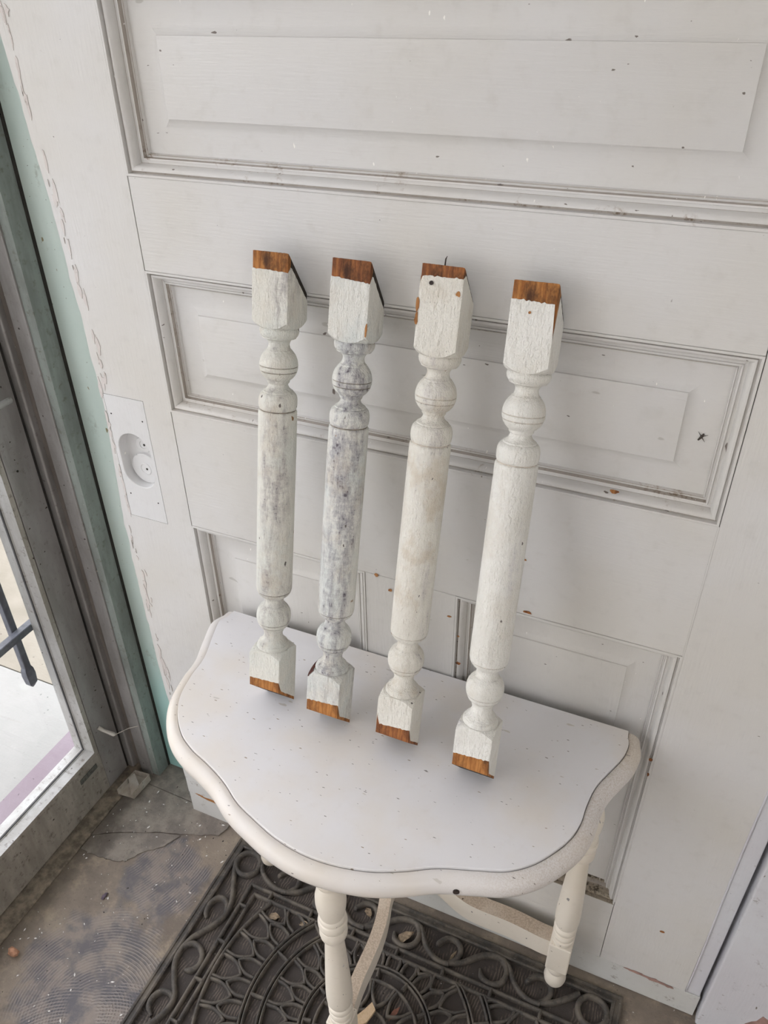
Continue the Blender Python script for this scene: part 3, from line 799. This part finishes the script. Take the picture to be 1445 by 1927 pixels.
def petal_path(rb, rt, half, wide=.5):
    """ogive from the base radius rb to the tip radius rt, around angle 0"""
    L = [(rb, -half), (rb+(rt-rb)*.45, -half*.98), (rb+(rt-rb)*.8, -half*.55), (rt, 0)]
    left = cr([Vector((r, a)) for r, a in L], 4)
    pts = [(v[0], v[1]) for v in left]
    return pts + [(r, -a) for r, a in pts[::-1][1:]]
for rb, rt, cnt, off, fr_ in ((.339, .283, 40, 0, .43), (.255, .303, 40, .5, .36), (.206, .158, 26, 0, .43), (.135, .176, 26, .5, .36), (.101, .055, 12, 0, .44)):
    base = petal_path(rb, rt, 2*pi/cnt*fr_)
    proto = None
    for k in range(cnt):
        a0 = 2*pi*(k+off)/cnt
        path = [pol(r, a+a0) for r, a in base]
        if all(inside(p) for p in path):
            if proto is None:
                V, F = ridge([(r*cos(a), r*sin(a)) for r, a in base], .0068, .0100, .0004)
                proto = obj('petal', [(x+CX, y+CY, z) for x, y, z in V], F, RB, mat_, smooth=50); o = proto
            else:
                o = proto.copy(); C.objects.link(o); o.parent = mat_
            o.rotation_euler = (0, 0, a0)
        else:
            for run in clipped(path): rubber_bar('petal', run, .0068, .0100)

# ------------------------------------------------------------------ half-moon table
h = .7423
TB = thing('half_moon_table', 'white half-moon side table with scalloped moulded top and turned cream legs', 'table', (.43, -.19, 0))
raw = [(.046, -.0075), (.035, -.038), (.047, -.082), (.064, -.133), (.068, -.176), (.079, -.225), (.102, -.266), (.134, -.299), (.171, -.320), (.210, -.334), (.247, -.350), (.286, -.373), (.328, -.389), (.370, -.402), (.418, -.409), (.466, -.407), (.520, -.395), (.564, -.376), (.606, -.353), (.648, -.338), (.690, -.322), (.723, -.298), (.749, -.266), (.769, -.230), (.778, -.196), (.780, -.163), (.785, -.131), (.797, -.100), (.812, -.063), (.817, -.030), (.812, -.0075)]
pl = [Vector(p) for p in raw]
out = cr(pl, 6)
YK = -.0045
def inset(d):
    res = []
    for i, p in enumerate(out):
        t = (out[min(i+1, len(out)-1)] - out[max(i-1, 0)]).normalized()
        nrm = Vector((-t.y, t.x))            # travelling left-to-right along the front: inside is up (+y)
        q = p + nrm*d
        res.append((q.x, min(q.y, YK)))
    res[0] = (res[0][0], YK); res[-1] = (res[-1][0], YK)
    return res
def stack(rings, cap=True):
    V, F = [], []; n = len(out)
    for d, z in rings: V += [(x, y, z) for x, y in inset(d)]
    for j in range(len(rings)-1):
        for i in range(n): F.append((j*n+i, j*n+(i+1) % n, (j+1)*n+(i+1) % n, (j+1)*n+i))
    if cap: F.append(tuple(range(n))[::-1]); F.append(tuple((len(rings)-1)*n+i for i in range(n)))
    return V, F
V, F = stack([(.0215, h-.020), (.0215, h-.0012), (.0221, h-.0003), (.0230, h)])
obj('top_board', V, F, M['top'], TB, smooth=30)
V, F = stack([(.030, h-.040), (.012, h-.040), (.006, h-.0385), (.0022, h-.034), (.0004, h-.028), (.0, h-.023), (.0008, h-.017), (.0035, h-.0115), (.0080, h-.0072), (.0135, h-.0048), (.0190, h-.0042), (.0206, h-.0052), (.0208, h-.012), (.030, h-.012)])
obj('edge_moulding', V, F, M['edge'], TB, smooth=40)
def leg_profile(): return [(.0095, .012), (.014, .017), (.0215, .0205), (.0315, .0222), (.0415, .0208), (.0485, .0188), (.0535, .0155), (.058, .0148), (.0615, .0180), (.068, .0205), (.075, .0212), (.0835, .0195), (.086, .0195)]
Z0 = .0
def leg(x, y, zf, front):
    lo = [(z - .0095 + zf, r) for z, r in leg_profile()]
    bz0, bz1 = lo[-1][0]-.001, .176
    up = [(bz1-.001, .0190), (.1790, .0205), (.1840, .0212), (.1885, .0200), (.1900, .0168), (.1930, .0166), (.1950, .0192), (.1990, .0212), (.2045, .0216), (.2090, .0200), (.2105, .0170), (.2130, .0168), (.2150, .0195), (.2200, .0216), (.2260, .0218), (.2310, .0200), (.2325, .0178), (.2345, .0176), (.2365, .0205), (.2450, .0226), (.256, .0233), (.28, .0230), (.32, .0216), (.36, .0198), (.40, .0178), (.440, .0159), (.4540, .0154), (.4560, .0156), (.4575, .0195), (.4620, .0218), (.4700, .0228), (.4790, .0226), (.4850, .0212), (.4865, .0188), (.4880, .0186), (.4900, .0222), (.4960, .0236), (.5020, .0236), (.5070, .0222), (.5085, .0196), (.5100, .0194), (.5115, .0214), (.5155, .0218), (.5195, .0208), (.5215, .0196), (.5240, .0200), (.5400, .0230), (.5560, .0243), (.5720, .0238), (.5870, .0210), (.5980, .0174), (.6040, .0160), (.6060, .0162), (.6080, .0198), (.6140, .0216), (.6200, .0210), (.6240, .0186), (.6260, .0180), (.6330, .0180)]
    V, F = merge(lathe(lo, 32, x, y), lathe(up, 36, x, y))
    l = obj('leg', V, F, M['leg'], TB, smooth=38)
    for z0, z1, w in ((bz0, bz1, .0215), (.632, .703, .0215)):
        V, F = boxv(x-w, x+w, y-w, y+w, z0, z1); obj('leg_block', V, F, M['leg'], l, bevel=.0025, seg=2)
FX, FY = .430, -.341
BLX, BRX, BY = .094, .763, -.048
leg(FX, FY, .0128, True); leg(BLX, BY, .0128, False); leg(BRX, BY, .0128, False)
# old nail hole in the front edge
k_ = min(range(len(out)), key=lambda i: hypot(out[i].x-.620, out[i].y+.331))
q_ = out[k_]; V, F = tube([(q_.x+.0006, q_.y-.0012, h-.022), (q_.x-.001, q_.y+.003, h-.022)], .0045, 12); obj('nail_hole', V, F, M['nail'], TB)
# aprons
box('apron', (BLX+.02, BRX-.02, -.058, -.038, .635, .702), M['leg'], TB)
for sx in (-1, 1):
    bx_ = BLX if sx < 0 else BRX
    P2 = cr([Vector((bx_, BY-.02)), Vector((bx_-sx*.02, -.15)), Vector((bx_-sx*.09, -.255)), Vector((FX+sx*.11, -.325)), Vector((FX+sx*.02, FY))], 5)
    V, F = [], []
    for i, p_ in enumerate(P2):
        t = (P2[min(i+1, len(P2)-1)]-P2[max(i-1, 0)]).normalized(); n2 = Vector((-t.y, t.x))*.008
        for s_, z in ((-1, .645), (1, .645), (1, .702), (-1, .702)): V.append((p_.x+n2.x*s_, p_.y+n2.y*s_, z))
    for i in range(len(P2)-1):
        for k in range(4): F.append((i*4+k, i*4+(k+1) % 4, (i+1)*4+(k+1) % 4, (i+1)*4+k))
    F += [(0, 1, 2, 3), tuple(len(V)-4+k for k in range(4))]
    obj('apron', V, F, M['leg'], TB, smooth=40)
# stretchers: swept boards with a dusty top
def board(path, w, hh, name):
    """path: (x,y,ztop); w across, hh tall"""
    V, F, mi = [], [], []
    P3 = [Vector(p) for p in path]
    for i, p_ in enumerate(P3):
        t = (P3[min(i+1, len(P3)-1)]-P3[max(i-1, 0)]); t.z = 0; t.normalize(); n2 = Vector((-t.y, t.x, 0))*w/2
        for s_, z in ((-1, -hh), (1, -hh), (1, 0), (-1, 0)): V.append(tuple(p_ + n2*s_ + Vector((0, 0, z))))
    for i in range(len(P3)-1):
        for k in range(4): F.append((i*4+k, i*4+(k+1) % 4, (i+1)*4+(k+1) % 4, (i+1)*4+k)); mi.append(1 if k == 2 else 0)
    F += [(0, 1, 2, 3), tuple(len(V)-4+k for k in range(4))]; mi += [0, 0]
    return obj(name, V, F, [M['leg'], M['dusty']], TB, smooth=30, mi=mi)
zs_ = .168
bp = [(BRX-.018, -.041, zs_-.004), (.72, -.041, zs_-.004), (.66, -.038, zs_), (.60, -.040, zs_+.003), (.565, -.039, zs_+.008), (.535, -.036, zs_+.022), (.505, -.034, zs_+.042), (.47, -.034, zs_+.055)]
bp = bp + [(2*FX-x, y, z) for x, y, z in bp[::-1]]
board([tuple(v) for v in cr(bp, 4)], .030, .056, 'stretcher')
fp = [(FX+.001, FY+.019, zs_-.004), (FX-.004, -.27, zs_-.004), (FX-.003, -.20, zs_-.002), (FX-.006, -.155, zs_+.001), (FX-.012, -.122, zs_+.008), (FX-.016, -.100, zs_+.022), (FX-.012, -.075, zs_+.042), (FX-.006, -.047, zs_+.052)]
board([tuple(v) for v in cr(fp, 4)], .0235, .050, 'stretcher')
# chip in the front edge
def pebble(c, rx, ry, rz, n=7, jag=.25):
    V, F = [], []
    for j, (k, zz) in enumerate(((.55, -1), (1, -.2), (.9, .5), (.45, 1))):
        for i in range(n):
            a = 2*pi*i/n; q_ = 1+random.uniform(-jag, jag); V.append((c[0]+rx*k*q_*cos(a), c[1]+ry*k*q_*sin(a), c[2]+rz*zz))
    for j in range(3):
        for i in range(n): F.append((j*n+i, j*n+(i+1) % n, (j+1)*n+(i+1) % n, (j+1)*n+i))
    F += [tuple(range(n))[::-1], tuple(3*n+i for i in range(n))]
    return V, F
# ------------------------------------------------------------------ four salvaged balusters
S = .0541; A_ = S/2
PROF = [(.1000, .0200), (.1030, .0218), (.1070, .0236), (.1110, .0248), (.1145, .0252), (.1180, .0250), (.1205, .0243), (.1219, .0234), (.1224, .0226), (.1240, .0226), (.1247, .0216), (.1265, .0194), (.1295, .0170), (.1330, .0152), (.1365, .0144), (.1395, .0143), (.1415, .0143), (.1425, .0152), (.1445, .0156), (.1460, .0154),
        (.1475, .0160), (.1490, .0176), (.1505, .0193), (.1520, .0208), (.1530, .0216), (.1535, .0210), (.1541, .0210), (.1547, .0225), (.1580, .0240), (.1600, .0248), (.1605, .0240), (.1611, .0240), (.1617, .0252), (.1660, .0261), (.1712, .0264), (.1760, .0259), (.1800, .0247), (.1835, .0229), (.1865, .0207), (.1885, .0187), (.1892, .0182), (.1896, .0170), (.1910, .0160), (.1940, .0151), (.1975, .0148), (.2005, .0150),
        (.2020, .0158), (.2030, .0172), (.2045, .0178), (.2060, .0205), (.2080, .0228), (.2105, .0246), (.2132, .0258), (.2138, .0251), (.2146, .0251), (.2152, .0262), (.2180, .0268), (.2300, .0270), (.2756, .0271), (.36, .0272), (.43, .0272), (.4900, .0271), (.4935, .0268), (.4948, .0260),
        (.4955, .0246), (.4968, .0246), (.4975, .0255), (.5000, .0264), (.5040, .0269), (.5085, .0269), (.5130, .0265), (.5170, .0252), (.5195, .0234), (.5203, .0220), (.5208, .0209), (.5224, .0208), (.5230, .0198), (.5246, .0174), (.5268, .0152), (.5300, .0136), (.5325, .0134), (.5335, .0146), (.5350, .0155), (.5368, .0155), (.5376, .0160),
        (.5390, .0178), (.5410, .0200), (.5435, .0221), (.5465, .0240), (.5490, .0250), (.5496, .0241), (.5503, .0241), (.5509, .0255), (.5540, .0262), (.5563, .0264), (.5569, .0255), (.5576, .0255), (.5582, .0265), (.5620, .0261), (.5660, .0252), (.5700, .0237), (.5735, .0217), (.5760, .0198), (.5775, .0182), (.5785, .0180), (.5792, .0166), (.5815, .0152), (.5850, .0142), (.5875, .0142), (.5900, .0150), (.5922, .0168), (.5932, .0186), (.5940, .0210), (.5948, .0228), (.5960, .0230), (.5970, .0242), (.6000, .0260), (.6040, .0268), (.6075, .0263), (.6100, .0248), (.6120, .0220), (.6180, .0200)]
MS = 18
def perim(rad=.0016):
    out = []
    for s in range(4):
        for k in range(MS):
            u = -1 + 2*k/MS
            x, y = [(u, -1), (1, u), (-u, 1), (-1, -u)][s]
            px, py = x*A_, y*A_
            cxn, cyn = max(-A_+rad, min(A_-rad, px)), max(-A_+rad, min(A_-rad, py))
            d = Vector((px-cxn, py-cyn))
            if abs(abs(px)-A_) < 1e-9 and abs(abs(py)-A_) < 1e-9: d = d.normalized()*rad; px, py = cxn+d.x, cyn+d.y
            out.append((px, py, s, (u+1)/2))
    return out
PER = perim(); NP = len(PER)
def rings_mesh(rings, cap0=None, cap1=None):
    V = [p for r in rings for p in r]; F, mi = [], []
    for j in range(len(rings)-1):
        for i in range(NP): F.append((j*NP+i, j*NP+(i+1) % NP, (j+1)*NP+(i+1) % NP, (j+1)*NP+i)); mi.append(0)
    if cap0 is not None: F.append(tuple(range(NP))[::-1]); mi.append(cap0)
    if cap1 is not None: F.append(tuple((len(rings)-1)*NP+i for i in range(NP))); mi.append(cap1)
    return V, F, mi
def block(par, name, dome0, amp, sgn, cutf, bandf, paintm, woodm, seed):
    """sgn +1: upper block (dome at its bottom, cut on top); -1: lower block"""
    dome = lambda d: dome0 + sgn*amp*max(0, (d-.0268)/.0112)**1.3
    rg = []
    for k in (.70, .80, .88, .94, .975, 1.0):
        rg.append([(x*k, y*k, dome(hypot(x*k, y*k))) for x, y, s, u in PER])
    sh = [p[2] for p in rg[-1]]
    cut = [cutf(x, y) for x, y, s, u in PER]
    bnd = []
    for i, (x, y, s, u) in enumerate(PER):
        j = .0016*mnoise.noise(Vector((i*.9+seed, seed, 0))) + .0010*mnoise.noise(Vector((i*2.3+seed, 0, seed)))
        b = max(.0, bandf(s, u) + j*min(1, bandf(s, u)/.004))
        bnd.append(cut[i] - sgn*max(.0006, b))
    for f in (.25, .5, .75, 1.0):
        rg.append([(x + .0002*mnoise.noise(Vector((i*.7, f*5+seed, 1))), y + .0002*mnoise.noise(Vector((i*.6, f*7, seed))), sh[i] + (bnd[i]-sh[i])*f) for i, (x, y, s, u) in enumerate(PER)])
    q = 1 - .0007/A_
    rg.append([(x*q, y*q, bnd[i]) for i, (x, y, s, u) in enumerate(PER)])
    V, F, mi = rings_mesh(rg)
    b = obj(name, V, F, paintm, par, smooth=35)
    sides = [0]*NP
    if sgn > 0: sides = [1 if MS*(1.25 if seed > 14 else 1.06) < i < 3*MS else 0 for i in range(NP)]
    cr_ = [cutf(x, y) + .0003*mnoise.noise(Vector((i*1.1, 2, seed))) for i, (x, y, s, u) in enumerate(PER)]
    V, F, mi = rings_mesh([[(x*q, y*q, bnd[i]-sgn*.0005) for i, (x, y, s, u) in enumerate(PER)], [(x*q, y*q, cr_[i]) for i, (x, y, s, u) in enumerate(PER)]], None, 1)
    for i in range(NP): mi[i] = sides[i]
    obj('bare_end', V, F, [woodm, M['cut']], b, mi=mi, smooth=30, label='bare brown wood end')
    return b
lerp = lambda a, b, t: a+(b-a)*t
SPEC = [
 dict(q=[0.2516, -0.1795, -0.0111, 0.2355, -0.003], tf=.7055, tb=.651, bf=.050, bb=.0058, up=(.0215, .0235, .0095), lo=(.0145, .0185, .0055), wear=.62, col=(.74, .72, .65), gr=(.68, .685, .63), worn=(.40, .37, .355), wood='wood', uw='wood',
      label='leftmost of the four salvaged white balusters, its paint streaked grey down the middle'),
 dict(q=[0.3571, -0.188, 0.0006, 0.2476, 0.0104], tf=.7095, tb=.656, bf=.048, bb=.0066, up=(.0215, .0260, .0100), lo=(.0185, .0235, .006), wear=.95, col=(.73, .72, .67), gr=(.655, .675, .645), worn=(.30, .288, .312), wood='wood', uw='wood_red',
      label='most worn white baluster with purple-grey scuffs and a dark bare corner, second from the left'),
 dict(q=[0.4728, -0.1876, 0.0056, 0.2407, 0.0084], tf=.7155, tb=.671, bf=.0485, bb=.0066, up=(.0135, .0125, .0030), lo=(.0165, .0215, .0050), wear=.35, col=(.76, .735, .665), gr=(.71, .675, .60), worn=(.52, .48, .47), wood='wood_red', uw='wood_red',
      label='cream white baluster with a nail sticking out of its chipped top, third from the left'),
 dict(q=[0.5978, -0.1999, -0.0153, 0.2642, -0.0166], tf=.7120, tb=.666, bf=.050, bb=.0066, up=(.0205, .0225, .0055), lo=(.0200, .0240, .0045), wear=.38, col=(.79, .775, .725), gr=(.735, .715, .655), worn=(.52, .50, .52), wood='wood', uw='wood',
      label='rightmost white baluster, cleanest paint, with a bare wood strip down its top corner'),
]
for n_, sp in enumerate(SPEC):
    bx0, by0, ax, ay, yaw = sp['q']
    D = Vector((ax, ay, 1)).normalized(); X = Vector((cos(yaw), sin(yaw), 0)); X = (X - D*X.dot(D)).normalized(); Y = D.cross(X)
    root = thing('baluster', sp['label'], 'baluster', (0, 0, 0), 'salvaged balusters on the table')
    root.matrix_world = Matrix(((X.x, Y.x, D.x, bx0), (X.y, Y.y, D.y, by0), (X.z, Y.z, D.z, h+.0006), (0, 0, 0, 1)))
    pm = baluster_paint('baluster_paint_%d' % n_, sp['col'], sp['worn'], sp['wear'], n_*3.7+1, sp['gr'], (.40, .35, .60, .22)[n_])
    bm_ = baluster_paint('baluster_block_paint_%d' % n_, sp['col'], tuple(v*.92 for v in sp['worn']), sp['wear']*.32, n_*2.9+5, sp['gr'], (.25, .2, .35, .12)[n_])
    V, F = lathe(PROF, 44)
    V = [(x*(1+.006*mnoise.noise(Vector((x*90, y*90, z*40+n_)))), y*(1+.006*mnoise.noise(Vector((x*90, y*90, z*40+n_+9)))), z) for x, y, z in V]
    dark_t = [i for i, (a, b) in enumerate(zip(PROF, PROF[1:])) if a[1] == b[1] and b[0]-a[0] < .0015 and a[0] > .15]
    mi = [1 if (k//44) in dark_t else 0 for k in range(len(F))]
    obj('turned_shaft', V, F, [pm, M['seam_dirt'] if n_ < 2 else M['seam_tan']], root, smooth=40, mi=mi)
    def upf(s, u, a=sp['up'], n_=n_):
        if s == 0: return lerp(a[0], a[1], u) + (.010*max(0, 1-u/.06) if n_ == 2 else 0)
        if s == 1:
            if n_ == 3: return max(a[2], .062*max(0, 1-u/.22))
            return lerp(a[1], a[2], min(1, u*8)) if u < .125 else a[2]
        if s == 3: return lerp(a[2], a[0], max(0, (u-.7)/.3))
        return a[2]
    def lof(s, u, a=sp['lo'], n_=n_):
        if s == 0: return lerp(a[0], a[1], u) + (.022*max(0, 1-u/.10) if n_ == 2 else 0)
        if s == 1: return lerp(a[1], a[2], min(1, u*7))
        if s == 3: return lerp(a[2], a[0], max(0, (u-.7)/.3))
        return a[2]
    block(root, 'upper_block', .6090, .0100, 1, lambda x, y, sp=sp: lerp(sp['tf'], sp['tb'], (y+A_)/S), upf, bm_, M[sp['uw']], n_*5+1)
    lb = block(root, 'lower_block', .1162, .0085, -1, lambda x, y, sp=sp: lerp(sp['bf'], sp['bb'], (y+A_)/S), lof, bm_, M[sp['wood']], n_*5+3)
    if n_ == 2:
        V, F = tube([(-.002, -.016, .700), (-.001, -.017, .722), (.0008, -.018, .7255)], [.0011, .0009, .0003], 7); obj('nail', V, F, M['nail'], root, label='rusty nail')
        V, F = tube([(-.012, -A_-.0016, .6945), (-.012, -A_+.002, .6945)], .0026, 9); obj('nail', V, F, M['nail'], root)
    if n_ == 3:
        V, F = tube([(-.003, -A_-.0012, .678), (-.003, -A_+.002, .678)], .0016, 9); obj('nail', V, F, M['chip'], root)
    # chips in the paint of the corners
    for cz_, cx_, rr_ in {0: [], 1: [(.628, .0262, (.0014, .008))], 2: [(.668, -.0265, (.0022, .007)), (.652, -.0266, (.002, .006)), (.686, .022, (.003, .003))], 3: []}[n_]:
        V, F = blob(cx_, cz_, rr_[0], rr_[1], 11, .35, -A_-.0006, .0012); obj('paint_chip', V, F, M['chip'], root)
    if n_ == 1:                                     # paint gone from the left shoulder of the lower block
        sel = [p_ for p_ in PER if p_[2] == 3 and p_[3] > .30] + [p_ for p_ in PER if p_[2] == 0 and p_[3] < .10]
        ks = (.78, .86, .93, 1.0); V, F = [], []
        for j, k in enumerate(ks):
            for i, (x, y, s_, u) in enumerate(sel):
                kk = min(1.0, k + (.05*abs(mnoise.noise(Vector((i*1.7, 3, 1)))) if j == 0 else 0) + max(0, (.5-u)*.5 if s_ == 3 else 0))
                V.append((x*kk, y*kk, .1162 - .0085*max(0, (hypot(x*kk, y*kk)-.0268)/.0112)**1.3 + .0008))
        m_n = len(sel)
        for j in range(3):
            for i in range(m_n-1): F.append((j*m_n+i, j*m_n+i+1, (j+1)*m_n+i+1, (j+1)*m_n+i))
        for i in range(m_n): V.append((V[3*m_n+i][0]*1.012, V[3*m_n+i][1]*1.012, V[3*m_n+i][2]-.0022 - .0012*abs(mnoise.noise(Vector((i*1.3, 8, 1))))))
        for i in range(m_n-1): F.append((3*m_n+i, 3*m_n+i+1, 4*m_n+i+1, 4*m_n+i))
        obj('bare_corner', V, F, M['maroon'], root, label='dark bare wood corner')
# ------------------------------------------------------------------ litter on floor, mat and panel
def rag_leaf(name, x, y, z, L, wd, ang, mat, label, cat='leaf', curl_=.006):
    t = thing(name, label, cat, (x, y, z))
    V, F = [], []
    for i in range(6):
        u = i/5; w_ = wd*sin(pi*min(1, .12+u*.86))*(1+random.uniform(-.25, .25))/2
        for s_ in (-1, 0, 1):
            lx = (u-.5)*L; ly = s_*w_; lz = .0015 + curl_*abs(s_)*random.uniform(.4, 1) + curl_*.6*sin(u*pi)
            V.append((x+lx*cos(ang)-ly*sin(ang), y+lx*sin(ang)+ly*cos(ang), z+lz))
    for i in range(5):
        for s_ in range(2): F.append((i*3+s_, i*3+s_+1, (i+1)*3+s_+1, (i+1)*3+s_))
    o = obj('blade', V, F, mat, t, smooth=True)
    so = o.modifiers.new('solid', 'SOLIDIFY'); so.thickness = .0006
    V, F = tube([(x-L*.62*cos(ang), y-L*.62*sin(ang), z+.002), (x, y, z+.002+curl_*.5), (x+L*.4*cos(ang), y+L*.4*sin(ang), z+.003)], .0006, 5); obj('stem', V, F, mat, t)
    return t
rag_leaf('dry_leaf', .247, -.082+.03, .003, .030, .010, -.9, M['leaf'], 'curled pale dry leaf beside the front leg, on the back border of the mat')
rag_leaf('dry_leaf', .449, -.083, .001, .040, .020, .9, M['leaf'], 'brown crumpled dry leaf lying inside a back scroll loop of the mat')
rag_leaf('dry_leaf', .352, -.066, .001, .022, .014, 2.4, M['leaf'], 'small dry leaf scrap in the mat curl behind the front stretcher')
rag_leaf('dry_leaf', .487, -.232, .001, .030, .012, 1.2, M['leaf_red'], 'reddish dry leaf beside the wood splinter on the mat')
rag_leaf('straw', .556, -.082, .001, .028, .005, 1.3, M['leaf'], 'thin pale straw standing in a mat curl near the door', 'straw')
rag_leaf('dry_leaf', .166, -.158, .001, .026, .016, .4, M['leaf'], 'crumbled leaf clump in a petal of the mat near its left corner')
rag_leaf('dry_leaf', .236, -.147, .001, .022, .014, .2, M['leaf'], 'orange-brown leaf bits under the double ring beside the front leg')
# splinter of pale wood by the front leg
spn = [(.414, -.281), (.4235, -.268), (.431, -.255), (.4395, -.237), (.444, -.241), (.4515, -.2475), (.448, -.262), (.444, -.276), (.430, -.290)]
t = slab('wood_splinter', spn, .0135, .0205, M['splinter'], None); tag(t, 'pale tan broken wood splinter lying on the mat behind the front leg', 'splinter')
t = obj('brick_chip', *pebble((-.306, -.447, .0105), .013, .0095, .010, 8, .2), M['brick']); tag(t, 'small orange brick chip on the floor near the glass door rail', 'chip')
t = obj('slate_flake', *pebble((-.215, -.268, .003), .0045, .009, .003, 6, .3), M['slate']); tag(t, 'tiny purple-black flake on the cement floor', 'flake')
# paint flakes scattered over floor and mat
V, F = [], []
for i in range(110):
    x = random.uniform(-.34, -.012) if i < 130 else random.uniform(.02, .85); y = random.uniform(-.56, .02) if i < 130 else random.uniform(-.40, -.03)
    z = .0012 if y < -.19 else .0062
    if i >= 130: continue
    r = random.choice((.0006, .0007, .0009, .0012, .0018)); a = random.uniform(0, pi); e = random.uniform(1.2, 3)
    n = len(V)
    for k in range(4):
        b = pi/2*k + random.uniform(-.3, .3); px, py = r*e*cos(b), r*sin(b); V.append((x+px*cos(a)-py*sin(a), y+px*sin(a)+py*cos(a), z+random.uniform(0, .0012)))
    V.append((x, y, z-.001)); F += [(n, n+1, n+2, n+3), (n, n+1, n+4), (n+1, n+2, n+4), (n+2, n+3, n+4), (n+3, n, n+4)]
t = obj('fallen_paint_flakes', V, F, M['flakewhite']); tag(t, 'tiny white paint flakes scattered over the bare cement floor by the glass door', 'flakes', kind='stuff')
# dead insect on the middle panel
ins = thing('dead_insect', 'tiny dark dead insect stuck on the middle door panel near its right moulding', 'insect', (.792, .0255, 1.249))
obj('body', *tube([(.790, .0245, 1.245), (.793, .024, 1.250), (.795, .0245, 1.2545)], [.0011, .0017, .0008], 7), M['insect'], ins, smooth=True)
for a in (-.9, .5, 2.2): obj('wing', *tube([(.793, .0242, 1.250), (.793+.008*cos(a), .0238, 1.250+.008*sin(a))], [.0006, .0002], 5), M['insect'], ins)
